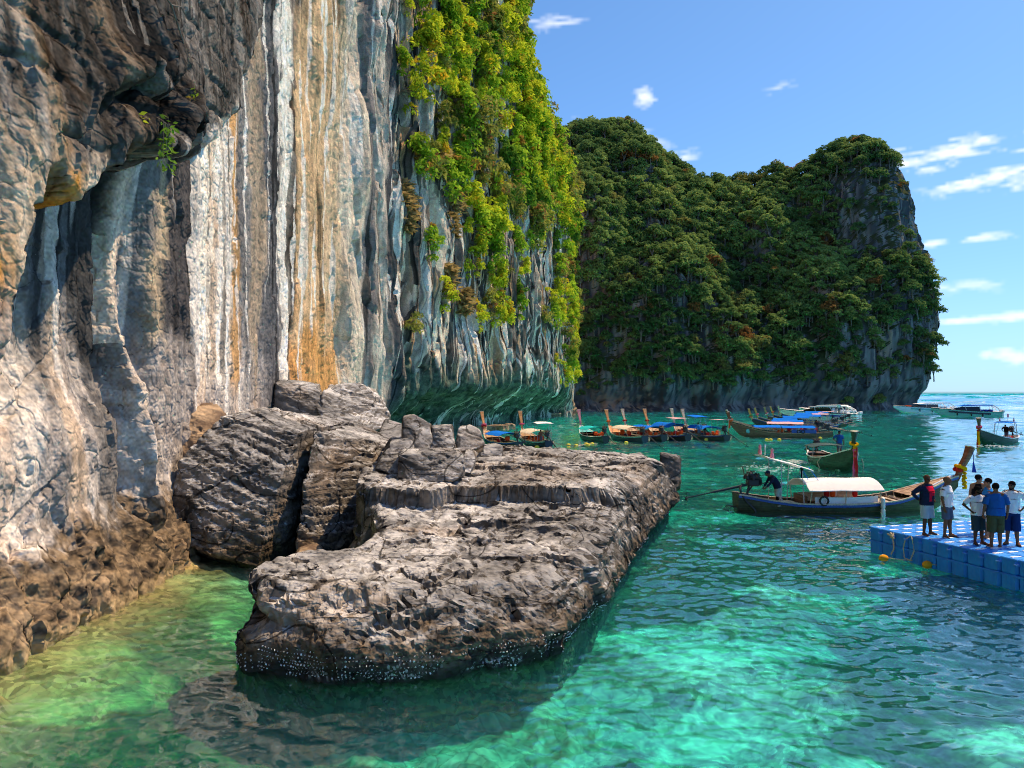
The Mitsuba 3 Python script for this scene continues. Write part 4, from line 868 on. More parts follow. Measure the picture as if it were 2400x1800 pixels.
def sash(c, length, w, seed):
    """A folded ribbon hanging from c."""
    r = np.random.default_rng(seed); z = np.linspace(0, -length, 8); q = np.stack([.05 + .02 * np.sin(z * 7 + seed), .03 * np.sin(z * 4 + seed * 2), z], 1) + c
    v = np.concatenate([q + [0, w / 2, 0], q + [.035, w / 4, 0], q + [0, 0, 0], q + [.035, -w / 4, 0], q + [0, -w / 2, 0]], 1).reshape(-1, 3)
    v2 = v - [.012, 0, 0]; f = grid_faces(8, 5)
    return trimesh.Trimesh(np.vstack([v, v2]), np.vstack([f, f[:, ::-1] + 40]), process=False)
def strokes(kind, h, seed=1):
    """Painted lettering as raised strokes in the xz plane, reading along +x: looped letters or plain ones."""
    ms, x = [], 0.0
    for ch in kind:
        g = {'r': [[(0, 0), (.0, .8), (.35, 1), (.5, .8)]], 'n': [[(0, .0), (.0, 1)], [(0, 1), (.5, .2), (.5, 1)]], 'u': [[(0, 1), (0, 0), (.5, .0), (.5, 1)]], 'm': [[(0, 0), (0, 1), (.3, .3), (.6, 1), (.6, 0)]], 'i': [[(.1, 0), (.1, .7)], [(.1, .9), (.1, 1)]], 'l': [[(.1, 0), (.1, 1.5)]],
             'e': [[(.45, .1), (.1, 0), (0, .4), (.25, .8), (.45, .45), (.05, .4)]], 'B': [[(0, 0), (0, 1.3), (.5, 1.1), (.1, .7), (.55, .4), (0, 0)]], 't': [[(.2, 0), (.2, 1.3)], [(0, .9), (.4, .9)]], 'a': [[(.45, 0), (.45, .7), (.1, .7), (0, .2), (.45, .1)]], '9': [[(.3, 0), (.5, .6), (.5, 1.1), (.1, 1.1), (.1, .7), (.5, .7)]], ' ': [], 'o': [[(.25, 0), (0, .4), (.25, .8), (.5, .4), (.25, 0)]], '-': [[(0, .5), (.5, .5)]]}[ch]
        for line in g: ms.append(tube([[(x + a) * h, 0, b * h] for a, b in line], h * .09, 4))
        x += .72
    return cat(*ms)
def tf(m, M):
    m = m.copy(); m.apply_transform(M); return m
def longtail(x, y, deg, label, shape, hull='hull_dark', rail='pale_wood', prow='orange_wood', stripe='blue_paint', group='long-tail boats moored in the bay', canopies=(), awning=None, garland=(), deck_from=.74, deck='teak', shaft=(2.6, .35), engine_z=.95, engine_x=.55, posts=True, seats='dark_wood', sides=None, extras=None, prow_trim='pale_wood'):
    S_ = SHAPES[shape]; L = S_['L']; k = thing('longtail_boat', label, 'boat', group); P = place(x, y, 0, deg)
    key = lambda n: (shape, n)
    def add(name, mesh_key, mesh, mat, **kw):
        if mesh_key is not None:
            if mesh_key not in PLY: PLY[mesh_key] = mikit.ply(mesh() if callable(mesh) else mesh, None, 35)
            return part(k, name, PLY[mesh_key], mat, place=P, **kw)
        return part(k, name, mesh, mat, smooth=35, place=P, **kw)
    h_ = add('hull', key('hull'), S_['hull'], hull)
    for q in (0, 1):
        add('gunwale', key(f'rail{q}'), S_['rails'][q], rail)
        if stripe: add('painted_stripe', key(f'stripe{q}'), S_['stripes'][q], stripe)
    add('foredeck', key(f'deck{deck_from}'), lambda: S_['deck'](deck_from, .985, .03), deck)
    add('floor', key('floor'), lambda: S_['deck'](.06, deck_from, .34), 'teak')
    add('stern_deck', key('sdeck'), lambda: S_['deck'](.01, .09, .06), 'dark_wood')
    pr = add('prow', key('prow'), S_['prow'], prow)
    add('prow_cap', key('pcap'), S_['prow_cap'], prow_trim)
    for q, xx in enumerate(np.linspace(.16, deck_from - .03, 6)):
        w = S_['half'](xx * L) - .05; z = S_['sheer'](xx * L) - .13
        add('thwart', key(f'thw{q}{deck_from}'), lambda: box(.22, 2 * w, .035, (xx * L, 0, z), .008), seats)
    for q, c in enumerate(canopies):
        x0, x1, z, rise, mat = c[:5]; w = c[5] if len(c) > 5 else S_['half']((x0 + x1) / 2) + .12
        add('canopy', None, arch(x0, x1, w, z, rise), mat)
        if posts:
            for xx in np.linspace(x0 + .12, x1 - .12, 3 if x1 - x0 > 2.5 else 2):
                for s in (1, -1):
                    yb = s * (S_['half'](xx) - .04)
                    add('canopy_post', None, tube([[xx, yb, S_['sheer'](xx) - .05], [xx, s * (w - .05), z + rise * .08]], .022, 6), 'pale_wood')
    if awning:
        x0, z0, x1, z1, mat = awning; w = .75
        add('awning', None, flat_awning(x0, z0, x1, z1, w), mat)
        for xx, zz in ((x0 + .6, z0 + (z1 - z0) * .35), (x1 - .45, z1 - (z1 - z0) * .2)):
            for s in (1, -1): add('awning_post', None, tube([[xx, s * (S_['half'](xx) - .06), S_['sheer'](xx) - .1], [xx, s * .66, zz + .02]], .018, 6), 'steel')
    sl, drop = shaft; ez = engine_z
    e = add('engine', key(f'eng{ez}{engine_x}'), lambda: tf(ENG, trimesh.transformations.translation_matrix([engine_x, 0, ez])), 'black_iron')
    part(e, 'fittings', kind='stuff', mesh=PLY.setdefault(key(f'bits{ez}{engine_x}'), mikit.ply(tf(BITS, trimesh.transformations.translation_matrix([engine_x, 0, ez])), None, 35)), bsdf='rusty_iron' if x < 30 else 'steel', place=P)
    add('engine_stand', key(f'est{ez}{engine_x}'), lambda: cat(tube([[engine_x - .15, 0, ez + .02], [engine_x - .25, 0, S_['sheer'](.3) - .1]], .05, 8), tube([[engine_x, 0, ez], [engine_x - .2, .15, S_['sheer'](.3)]], .03, 6)), 'black_iron')
    a = np.array([engine_x - .25, 0, ez + .02]); b = np.array([engine_x - .25 - sl, 0, ez - drop])
    pole = add('propeller_shaft', key(f'sh{sl}{drop}{ez}{engine_x}'), lambda: cat(tube([a, a + (b - a) * .55], .05, 8), tube([a + (b - a) * .5, b], .028, 6)), 'black_iron')
    part(pole, 'propeller', tf(PROP, trimesh.transformations.translation_matrix(b)), 'black_iron', place=P, smooth=35)
    add('tiller', key(f'til{ez}{engine_x}'), lambda: tube([[engine_x + .2, .05, ez + .06], [engine_x + 1.25, .12, ez + .12]], .022, 6), 'rusty_iron')
    pp = S_['prow_path']; g0 = np.array([pp[2][0] - .02, 0, pp[2][1] - .08])
    for q, (mat, form) in enumerate(garland):
        c = g0 + [0.03 * q, 0, .13 - .13 * q]
        if form == 'ring': add('garland', None, ring_flowers(c, .19, 12, .065, q + 5, -.06), mat)
        elif form == 'hang': add('garland', None, cat(ring_flowers(c, .2, 14, .07, q, -.08), *[ring_flowers(c + [.16, 0, -.12 * j], .05, 4, .06, j) for j in range(1, 8)]), mat)
        else: add('sash', None, sash(c + [.13, .06 * (q % 2) - .03, -.05], 1.0 + .3 * q, .20, q + 3), mat)
    if extras: extras(k, add, S_, P)
    return k
PLY, PROP = {}, propeller()
SHAPES = {'near': longtail_shapes(9.35, 2.1, 1.42, .74, .36, 1.08, .60), 'mid': longtail_shapes(9.6, 2.05, 1.30, .72, .42, 1.25, .50), 'long': longtail_shapes(10.6, 2.0, 1.5, .62, .42, 1.15, .45), 'bay': longtail_shapes(9.2, 2.0, 1.3, .66, .42, 1.6, .85), 'bow': longtail_shapes(9.4, 2.55, 1.45, .66, .50, 1.0, .30)}
def bottle(at_, s=1.0):
    m = trimesh.creation.revolve(np.array([[0, 0], [.075, 0], [.085, .05], [.07, .17], [.035, .22], [.055, .26], [.05, .36], [.02, .40], [0, .40]]) * s, sections=12); m.apply_translation(at_); return m
def near_extras(k, add, S_, P):
    h, s = S_['half'], S_['sheer']
    for sgn, lab in ((-1, 'pale board along the near side under the roof'), (1, None)):
        v = [[xx, sgn * (h(xx) - .10), s(xx) + z] for xx in np.linspace(2.95, 5.5, 8) for z in (-.12, .26)]
        v = np.array(v); v2 = v - [0, sgn * .03, 0]; f = grid_faces(8, 2)
        add('side_board', None, trimesh.Trimesh(np.vstack([v, v2]), np.vstack([f, f + 16, [[0, 1, 17], [0, 17, 16], [14, 15, 31], [14, 31, 30]], *[[[2 * i + 1, 2 * i + 3, 2 * i + 19], [2 * i + 1, 2 * i + 19, 2 * i + 17]] for i in range(7)]]), process=False), 'white_paint' if sgn < 0 else 'pale_wood', label=lab)
    add('bulkhead', None, box(.04, 1.3, .34, (2.75, .1, .46), .01), 'dark_wood')
    add('stern_ramp', None, tf(box(1.15, 1.55, .04, (0, 0, 0), .01), trimesh.transformations.translation_matrix([2.05, .05, .27])), 'pale_wood')
    for q, (x0, x1) in enumerate(((5.75, 6.35), (6.45, 7.35))): add('floor_plank', None, box(x1 - x0, 1.35, .04, ((x0 + x1) / 2, .15, .34 + .05 * q), .01), 'pale_wood')
    for xx in np.linspace(5.9, 7.6, 7):
        for sg in (1, -1): add('rib', None, tube([[xx, sg * (h(xx) * .90 - .06), s(xx) - .25], [xx, sg * (h(xx) * .985 - .06), s(xx) - .03]], .03, 4), 'pale_wood')
    for q in range(7):                                                                                      # planks of the foredeck
        a_ = np.linspace(7.0, 9.1, 10); y0 = -.78 + q * .222; y1 = y0 + .212
        v = np.array([[xx, np.clip(yy, -h(xx) + .05, h(xx) - .05), s(xx) - .005 + .008 * (q % 2)] for xx in a_ for yy in (y0, y1)])
        add('deck_plank', None, trimesh.Trimesh(np.vstack([v, v - [0, 0, .02]]), np.vstack([grid_faces(10, 2), grid_faces(10, 2)[:, ::-1] + 20]), process=False), 'teak')
    add('white_trim', None, tube([[xx, -h(xx) + .10, s(xx) + .04] for xx in np.linspace(7.4, 9.1, 8)], .035, 6), 'white_paint')
    tire = trimesh.creation.torus(.17, .04, 24, 10); tire.apply_transform(trimesh.transformations.rotation_matrix(math.pi / 2, [1, 0, 0])); tire.apply_translation([3.25, -h(3.25) - .02, s(3.25) + .13])
    add('tyre_fender', None, tire, 'rubber')
    for q in (0, 1):
        f_ = trimesh.creation.capsule(.30, .085, count=[12, 16]); f_.apply_translation([5.58, -h(5.58) - .12, s(5.58) - .02 - .43 * q]); add('fender', None, f_, 'white_paint')
    for q in range(2): add('lashing', None, tube([[2.55 + .3 * q, -.35 - .1 * q, 1.85 - .05 * q], [2.95 + .38 * q, -.3 - .1 * q, 1.18]], .014, 5), 'blue_tarp')
    for q, (bx_, by_) in enumerate(((1.12, .25), (1.38, -.38))): add('striped_bottle', None, bottle([bx_, by_, 2.26 - .1 * q], 1.0), 'pink_paint')
    add('lamp', None, cat(bottle([1.28, .1, 2.55], .35), tube([[1.28, .1, 2.25], [1.28, .1, 2.6]], .012, 5)), 'white_paint')
    cl = np.array([[2.42, -.66, 1.80], [2.55, -.66, 1.75], [2.47, -.66, 1.38]]); add('hanging_cloth', None, trimesh.Trimesh(np.vstack([cl + [0, .02, 0], cl - [0, .03, 0]]), [[0, 1, 2], [5, 4, 3], [0, 3, 4], [0, 4, 1], [1, 4, 5], [1, 5, 2], [2, 5, 3], [2, 3, 0]], process=False), 'black_cloth')
    st = trimesh.creation.cylinder(.16, .05, sections=16); st.apply_translation([2.0, .3, 1.02]); add('stool', None, cat(st, tube([[2.0, .3, .2], [2.0, .3, 1.0]], .02, 6)), 'steel')
    add('life_ring', None, tf(trimesh.creation.torus(.13, .035, 18, 8), trimesh.transformations.translation_matrix([4.35, .55, .62]) @ trimesh.transformations.rotation_matrix(1.4, [1, 0, 0])), 'white_paint')
    for q, (bx_, mat) in enumerate(((3.95, 'red_cloth'), (4.2, 'orange_cloth'), (5.15, 'red_cloth'))): add('hanging_vest', None, box(.22, .12, .30, (bx_, .3, .62), .05), mat)
    for q, (bx_, bz_, s_) in enumerate(((1.52, .33, .16), (1.72, .36, .22), (1.62, .50, .13))): add('canister', None, box(s_, .14, s_ * 1.2, (bx_, -.35, bz_), .03), 'pale_wood')
    add('hose', None, tube([[.28, -.12, 1.08], [.12, -.22, .98], [.10, -.36, .72], [.28, -.50, .42], [.55, -.62, .14], [.60, -.66, .02]], .045, 8), 'black_iron')
    add('stern_cage', None, cat(*[tube([[.10, .3 * a, .10], [-.25, .25 * a, .20], [-.42, .2 * a, .02], [-.1, .2 * a, -.08]], .018, 5) for a in (-1, -.3, .4, 1)]), 'black_iron')
    add('mooring_coil', None, cat(*[tf(trimesh.creation.torus(.15 - .02 * q, .015, 20, 6), trimesh.transformations.translation_matrix([6.75, .35, .43 + .03 * q])) for q in range(3)]), 'rope')
    add('tassel', None, cat(tube([[9.93, -.12, 2.46], [9.97, -.13, 2.1], [9.96, -.13, 1.95]], .015, 5), trimesh.convex.convex_hull(np.array([[9.94, -.13, 1.95], [9.98, -.13, 1.95], [9.86, -.18, 1.55], [10.06, -.18, 1.5], [9.94, -.06, 1.5]]))), 'blue_cloth')
    add('flower_bow', None, ring_flowers([9.38, 0, 1.62], .13, 9, .08, 31), 'red_cloth')
# the boat by the pontoon
longtail(*(lambda p: (p[0], p[1]))(at(735, 511, 31.6)), 3.0, 'long brown wooden boat with white curved roof and sloping white stern awning, nearest the pontoon', 'near', 'hull_olive', 'pale_wood', 'red_wood', 'blue_paint', group=None, canopies=[(2.6, 5.65, .92, .38, 'white_tarp', 1.12)], awning=(1.05, 2.22, 2.95, 1.68, 'white_tarp'), garland=[('yellow_flower', 'hang')], shaft=(2.5, .50), engine_z=1.02, engine_x=.72, extras=near_extras, deck_from=.75)
def lettered(lines, side, zs, xs, mat='letter_green'):
    def fn(k, add, S_, P):
        for (txt, h), z, x_ in zip(lines, zs, xs):
            m = strokes(txt, h); n_ = m.bounds[1][0]
            v = np.array(m.vertices)
            xx = x_ - v[:, 0] if side > 0 else x_ - n_ + v[:, 0]
            base = np.array([S_['half'](q) for q in xx]); zz = z + v[:, 2] + np.array([S_['sheer'](q) for q in xx]) - S_['sheer'](x_ - n_ / 2)
            m.vertices = np.stack([xx, side * (base * np.interp(zz - np.array([S_['sheer'](q) for q in xx]), [-1, -.5, 0], [.9, .975, 1.0]) + .015) + v[:, 1], zz], 1)
            add('lettering', None, m, mat)
    return fn
def both(*fs):
    def fn(*a):
        for f in fs: f(*a)
    return fn
def bow_rope(k, add, S_, P): add('hanging_rope', None, tube([[6.9, 1.22, .62], [6.95, 1.30, .2], [6.9, 1.28, -.3]], .03, 6), 'rope'); add('hanging_rope', None, tube([[6.5, -1.2, .6], [6.3, -1.34, .3], [6.7, -1.3, .0], [6.2, -1.25, -.3]], .035, 6), 'rope')
p = at(852, 471, 47.0)
longtail(p[0] - 9.2 * math.cos(math.radians(262)), p[1] - 9.2 * math.sin(math.radians(262)), 262, 'dark green lettered boat coming bow-on, red and yellow sashes on its prow', 'bow', 'hull_green', 'white_paint', 'hull_green', None, group=None, canopies=[(2.2, 4.6, 1.15, .16, 'hull_green', 1.2)], garland=[('yellow_flower', 'hang'), ('red_cloth', 'sash'), ('pink_flower', 'sash'), ('red_cloth', 'sash')],
         extras=both(bow_rope, lettered([('nonrun', .26), ('rineum', .13), ('in', .14)], -1, (-.32, -.60, -.82), (8.3, 8.2, 8.0)), lettered([('rruni', .22), ('muun', .13), ('e', .16)], 1, (-.32, -.58, -.80), (8.3, 8.2, 8.1))))
def right_extras(k, add, S_, P):
    add('flag', None, cat(tube([[1.9, 0, 2.0], [1.9, 0, 2.75]], .015, 5), box(.5, .03, .36, (1.62, 0, 2.55), .01)), 'pink_paint')
    for q in (-.6, .6): add('striped_bottle', None, bottle([2.0, q, 2.02], .9), 'pink_paint')
    add('awning_frame', None, cat(*[tube([[2.4, s * .95, .4], [2.4, s * .93, 1.75], [2.4, s * .7, 2.0], [2.4, 0, 2.02]], .03, 6) for s in (-1, 1)]), 'steel')
    for q, (x_, mat) in enumerate(((3.6, 'red_cloth'), (3.0, 'white_cloth'), (2.5, 'pale_wood'), (2.1, 'red_cloth'), (1.7, 'black_cloth'))): add('gear', None, box(.4, .5, .3, (x_, .25, .42), .08), mat)
p = at(981, 445, 71)
longtail(p[0] - 9.0 * math.cos(math.radians(221)), p[1] - 9.0 * math.sin(math.radians(221)), 221, 'dark green lettered boat under way at the right edge with a small bright blue awning', 'bow', 'hull_green', 'white_paint', 'hull_brown', None, group=None, canopies=[], awning=(1.5, 1.95, 3.3, 1.88, 'blue_tarp'), garland=[('pink_flower', 'ring'), ('orange_cloth', 'ring'), ('red_cloth', 'sash'), ('yellow_flower', 'sash')],
         extras=both(right_extras, lettered([('enm', .2), ('rnnunui9', .30), ('Beninelomt', .27)], 1, (-.22, -.28, -.68), (8.75, 7.9, 8.2))))
# the row behind the slab, sterns towards the camera
def moored(u0, d0, u1, d1, label, hull, prow, canopies, awning=None, garland=(), **kw):
    a = np.array([(u0 - 512) / FOC * d0, d0]); b = np.array([(u1 - 5 - 512) / FOC * d1, d1]); ang = math.degrees(math.atan2(*(b - a)[::-1]))
    return longtail(a[0], a[1], ang, label, kw.pop('shape', 'bay'), hull, prow=prow, canopies=canopies, awning=awning, garland=garland, **kw)
def life_vests(seed, n=7):
    def fn(k, add, S_, P):
        r = np.random.default_rng(seed)
        for q in range(n): add('life_vest', None, box(.30, .34, .34, (r.uniform(1.8, 5.8), r.uniform(-.5, .5), r.uniform(.42, .8)), .06), 'orange_cloth' if r.random() < .75 else 'red_cloth')
        add('stern_rope', None, tube([[.1, -.35, .6], [-.1, -.45, .25], [.15, -.5, .05], [.45, -.6, .25], [.3, -.55, .5]], .035, 6), 'rope')
    return fn
bc = lambda m, z=1.12, x0=2.2, x1=6.0, r_=.28: [(x0, x1, z, r_, m)]
moored(519, 66, 488, 75, 'boat half hidden behind the rocks with blue roof, orange prow and pink flowers', 'hull_dark', 'orange_wood', bc('blue_tarp', 1.0), garland=[('pink_flower', 'hang'), ('red_cloth', 'ring')], extras=life_vests(1, 3), shaft=(1.6, .3))
moored(549, 67.5, 523, 78, 'boat with sagging cream roof, orange prow and orange life jackets, just right of the rocks', 'hull_navy', 'orange_wood', bc('cream_tarp', 1.12, 2.4, 6.2), (.9, 2.05, 2.6, 2.15, 'white_tarp'), [('pink_flower', 'ring')], stripe='teal_paint', extras=life_vests(2), shaft=(4.0, 1.3))
moored(606, 75, 582, 85.5, 'boat with small teal roof, white rails and pale mauve prow', 'hull_dark', 'pink_paint', bc('teal_tarp', 1.05, 3.2, 6.3), rail='white_paint', deck='teal_paint', stripe=None, extras=life_vests(3, 5), shaft=(4.0, 1.3))
moored(645, 75, 603, 87, 'boat with long cream roof and orange deck between the teal and blue roofed boats', 'hull_navy', 'orange_wood', bc('cream_tarp', 1.15, 2.2, 6.0), garland=[('orange_cloth', 'ring')], deck='orange_wood', stripe='teal_paint', extras=life_vests(4), shaft=(4.2, 1.3))
moored(664, 77, 620, 88.5, 'blue roofed boat right of the cream roofed one, with tan prow', 'hull_dark', 'pale_wood', bc('blue_tarp', 1.12, 1.8, 5.6), garland=[('red_cloth', 'ring')], extras=life_vests(5, 9), shaft=(4.2, 1.3))
moored(688, 77.5, 642, 89, 'boat with wide blue roof, flat pale stern awning and orange and white prow', 'hull_dark', 'orange_wood', bc('blue_tarp', 1.25, 2.0, 6.2, .4), (.9, 2.15, 3.4, 2.2, 'pink_tarp'), [('red_cloth', 'ring')], extras=life_vests(6, 9), shaft=(4.2, 1.3))
moored(706, 81, 676, 91, 'boat with small blue stern awning and tall tan prow behind the others', 'hull_navy', 'pale_wood', [], (1.0, 2.2, 3.6, 2.35, 'blue_tarp'), [('white_cloth', 'ring')], extras=life_vests(7, 6), shaft=(2.2, .7))
moored(727, 77, 684, 87.5, 'dark blue-roofed boat ending the row, flat pale awning over its engine', 'hull_dark', 'pale_wood', bc('blue_tarp', 1.05, 3.0, 7.0, .3), (.2, 2.1, 2.4, 2.05, 'pink_tarp'), [], extras=life_vests(8, 6), shaft=(4.0, 1.2))
# the raft of boats to the right, bows left
def logo_side(k, add, S_, P):
    d = trimesh.creation.cylinder(.24, .03, sections=20); d.apply_transform(trimesh.transformations.rotation_matrix(math.pi / 2, [1, 0, 0])); d.apply_translation([9.0, S_['half'](9.0) + .01, .62]); add('emblem', None, d, 'teal_paint')
    lettered([('Benrelot rin', .17)], 1, (-.45,), (8.4,))(k, add, S_, P)
    add('cabin_side', None, box(2.6, .06, .42, (3.2, .86, .62), .02), 'blue_paint')
    for q in (3.3, 3.75): t_ = trimesh.creation.torus(.17, .045, 18, 8); t_.apply_transform(trimesh.transformations.rotation_matrix(math.pi / 2, [1, 0, 0])); t_.apply_translation([q, .92, .6]); add('tyre_fender', None, t_, 'rubber')
moored(832, 84, 742, 85, 'long brown broadside boat with orange garlands, blue roofs and a round blue emblem', 'hull_brown', 'red_wood', [(5.6, 8.4, 1.05, .2, 'blue_tarp'), (2.0, 5.5, 1.0, .2, 'blue_tarp')], None, [('orange_cloth', 'hang'), ('orange_cloth', 'ring'), ('yellow_flower', 'sash')], shape='long', extras=both(logo_side, life_vests(9, 8)), shaft=(4.4, .75), stripe=None, rail='teak')
moored(826, 89, 735, 92, 'dark boat with green scarf on its prow, second in the raft of boats', 'hull_dark', 'dark_wood', [(2.5, 6.5, 1.2, .2, 'pink_tarp')], None, [('green_cloth', 'sash'), ('pink_flower', 'ring')], shape='long', shaft=(4, .7), stripe=None, extras=life_vests(10, 6))
moored(822, 93, 729, 96, 'dark boat with white prow, third in the raft of boats', 'hull_dark', 'white_paint', [(2.2, 5.8, 1.3, .2, 'blue_tarp')], None, [('white_cloth', 'ring')], shape='long', shaft=(4.4, .9), stripe=None)
moored(838, 100, 756, 103, 'boat with green and yellow flowered prow and blue roof in the middle of the raft', 'hull_navy', 'orange_wood', [(5.0, 8.0, 1.2, .25, 'blue_tarp'), (1.2, 3.2, 2.0, .1, 'pink_tarp')], None, [('green_cloth', 'ring'), ('red_cloth', 'ring')], shape='long', shaft=(4.4, .6), extras=life_vests(11, 6))
moored(840, 105, 762, 108, 'boat with thin orange prow and white-edged blue roof in the middle of the raft', 'hull_dark', 'orange_wood', [(4.0, 7.4, 1.35, .25, 'blue_tarp')], (.8, 2.3, 2.8, 2.1, 'pink_tarp'), [('pink_flower', 'ring')], shape='long', shaft=(4.2, .6))
moored(846, 110, 767, 113, 'boat with slim brown prow and pink bow flowers towards the back of the raft', 'hull_brown', 'teak', [(3.4, 7.0, 1.4, .25, 'blue_tarp')], None, [('pink_flower', 'ring'), ('white_cloth', 'ring')], shape='long', shaft=(4.6, .5))
moored(848, 116, 775, 119, 'boat with bright red-orange prow at the back of the raft', 'hull_navy', 'orange_wood', [(3.6, 7.4, 1.5, .25, 'blue_tarp')], None, [('orange_cloth', 'ring')], shape='long', shaft=(4, .4))
moored(852, 122, 781, 125, 'last boat of the raft, with yellow-brown prow and orange sash', 'hull_dark', 'pale_wood', [(3.6, 7.0, 1.6, .25, 'blue_tarp')], None, [('orange_cloth', 'sash')], shape='long', shaft=(4, .4))

# ---------------------------------------------------------------- speedboats
def speedboat(u0, d0, u1, d1, label, hull, roof, band, L=13.5, beam=3.4, word=None):
    """u0, d0: bow; u1, d1: stern."""
    b = np.array([(u0 - 512) / FOC * d0, d0]); a = np.array([(u1 - 512) / FOC * d1, d1]); ang = math.degrees(math.atan2(*(b - a)[::-1])); L = float(np.linalg.norm(b - a))
    P = place(a[0], a[1], 0, ang); k = thing('speedboat', label, 'speedboat')
    n = 26; t = np.linspace(0, 1, n); x = t * L
    half = beam / 2 * np.interp(t, [0, .3, .6, .8, .93, 1], [.92, 1, .95, .68, .3, .03]); half = gaussian_filter1d(half, .8, mode='nearest')
    sheer = 1.0 + .75 * t ** 1.6; keel = np.interp(t, [0, .6, .85, 1], [-.45, -.45, -.1, 1.35])
    sec = np.array([np.stack([np.full(7, x[k_]), np.array([1, .96, .82, 0, -.82, -.96, -1]) * half[k_], np.array([sheer[k_], keel[k_] + (sheer[k_] - keel[k_]) * .55, keel[k_] + (sheer[k_] - keel[k_]) * .22, keel[k_], keel[k_] + (sheer[k_] - keel[k_]) * .22, keel[k_] + (sheer[k_] - keel[k_]) * .55, sheer[k_]])], 1) for k_ in range(n)])
    h = trimesh.Trimesh(np.vstack([sec.reshape(-1, 3)]), np.vstack([grid_faces(n, 7), [[0, j, j + 1] for j in range(1, 6)]]), process=False)
    ad = lambda name, m, mat, **kw: part(k, name, m, mat, smooth=35, place=P, **kw)
    ad('hull', h, hull)
    dk = np.array([[[x[i], half[i] * s * .97, sheer[i] + .10 * (1 - s * s) + .01] for s in (-1, -.6, 0, .6, 1)] for i in range(n)])
    ad('deck', trimesh.Trimesh(dk.reshape(-1, 3), grid_faces(n, 5), process=False), 'white_paint')
    for s in (1, -1):
        q = np.stack([x, s * (half + .02), sheer], 1); ad('rubbing_strake', tube(q, .07, 6), 'black_iron')
        w = np.concatenate([q - [0, -s * .015, .28], q - [0, -s * .02, .62]], 1)[4:20].reshape(-1, 3); ad('painted_band', trimesh.Trimesh(w, grid_faces(16, 2), process=False), band)
        for xx in (.30, .46, .62):
            f_ = trimesh.creation.capsule(.5, .13, count=[8, 10]); i = int(xx * n); f_.apply_translation([x[i], s * (half[i] + .16), sheer[i] - .7]); ad('fender', f_, 'black_iron')
    cab = [[.30 * L, 1.25, 1.05], [.66 * L, 1.1, 1.35], [.30 * L, 1.05, 2.0], [.55 * L, .95, 2.0]]
    ad('windscreen', trimesh.convex.convex_hull(np.array([[q[0], s * q[1], q[2]] for q in cab for s in (1, -1)] + [[.72 * L, 0, 1.5]])), 'dark_glass')
    ad('roof', trimesh.convex.convex_hull(np.array([[xx * L, s * w, z] for xx, w, z in ((.10, 1.25, 2.25), (.12, 1.2, 2.4), (.58, 1.1, 2.15), (.64, .7, 2.1), (.50, 1.0, 2.38)) for s in (1, -1)])), roof)
    for xx in (.12, .30, .50):
        for s in (1, -1): ad('roof_post', tube([[xx * L, s * 1.3, 1.1], [xx * L + .25, s * 1.15, 2.25]], .045, 6), 'white_paint')
    for s in (1, -1): ad('stern_arch', tube([[.02 * L, s * 1.35, .9], [.05 * L, s * 1.35, 1.7], [.12 * L, s * 1.2, 2.3]], .10, 8), 'white_paint')
    for y_ in (-.75, 0, .75):
        e = ad('outboard_motor', cat(box(.5, .42, .62, (-.35, y_, 1.15), .12), box(.2, .16, .9, (-.35, y_, .45), .05)), 'white_paint'); part(e, 'cowling_band', box(.52, .44, .1, (-.35, y_, 1.0), .02), 'black_iron', place=P)
    for i in range(5): ad('seat', box(.6, 1.9, .5, ((.14 + .07 * i) * L, 0, 1.2), .08), 'blue_cloth' if roof == 'blue_tarp' else 'white_cloth')
    if word: ad('life_vests', word(L), 'orange_cloth', label='orange life vests lying on the bow deck')
    return k
matte('dark_glass', (.012, .016, .02), .12); matte('white_hull', (.62, .72, .73), .3); matte('mint_hull', (.22, .50, .47), .3); matte('orange_paint', (.75, .16, .03), .5)
def deck_vests(L): return cat(*[box(.42, .34, .22, (.74 * L + .55 * q, .55, 1.62 + .05 * q), .07) for q in range(3)])
speedboat(893, 184, 952, 188, 'white speedboat with white roof lying off the headland point', 'white_hull', 'white_tarp', 'teal_paint', word=deck_vests)
speedboat(931, 158, 1000, 154, 'mint and black speedboat with thin blue roof to the right of the white one', 'mint_hull', 'blue_tarp', 'hull_navy')
speedboat(779, 146, 858, 138, 'white speedboat with pointed bow behind the raft of boats', 'white_hull', 'white_tarp', 'blue_paint')
speedboat(799, 160, 850, 150, 'farthest white speedboat with long flat roof behind the raft of boats', 'white_hull', 'white_tarp', 'teal_paint')
# ---------------------------------------------------------------- floats
def buoy(u, v, lab, mat, r_=.13, group=None):
    d = CAM_H * FOC / (v - HORIZON); x_ = (u - 512) / FOC * d
    b = trimesh.creation.icosphere(2, r_); b.apply_scale([1.25, 1, .95])
    k = thing('buoy', lab, 'buoy', group); part(k, 'float', b, mat, place=place(x_, d, .03, 20), smooth=True)
    return k, x_, d
for i, (u, v) in enumerate([(568.5, 445.5), (576, 446), (586, 444.6), (588, 445.3), (592, 444.4), (626, 443), (537, 447.4)]): buoy(u, v, ['small yellow float nearest the cream roofed boat', 'second yellow float along the rope right of the cream roofed boat', 'yellow float first in the tight cluster of three', 'middle yellow float of the tight cluster of three', 'yellow float last in the tight cluster of three', 'lone yellow float right of the cluster of three', 'yellow float beside the cream roofed boat'][i], 'foam_yellow', .17)
for i, (u, v) in enumerate([(706, 440), (766.5, 440.2), (770.5, 440.2), (779, 440), (820, 438.6)]): buoy(u, v, ['pale yellow float by the dark boat at the end of the row', 'left float of the pair below the brown broadside boat', 'right float of the pair below the brown broadside boat', 'single float below the middle of the brown broadside boat', 'yellow float below the stern of the brown broadside boat'][i], 'foam_yellow', .17)
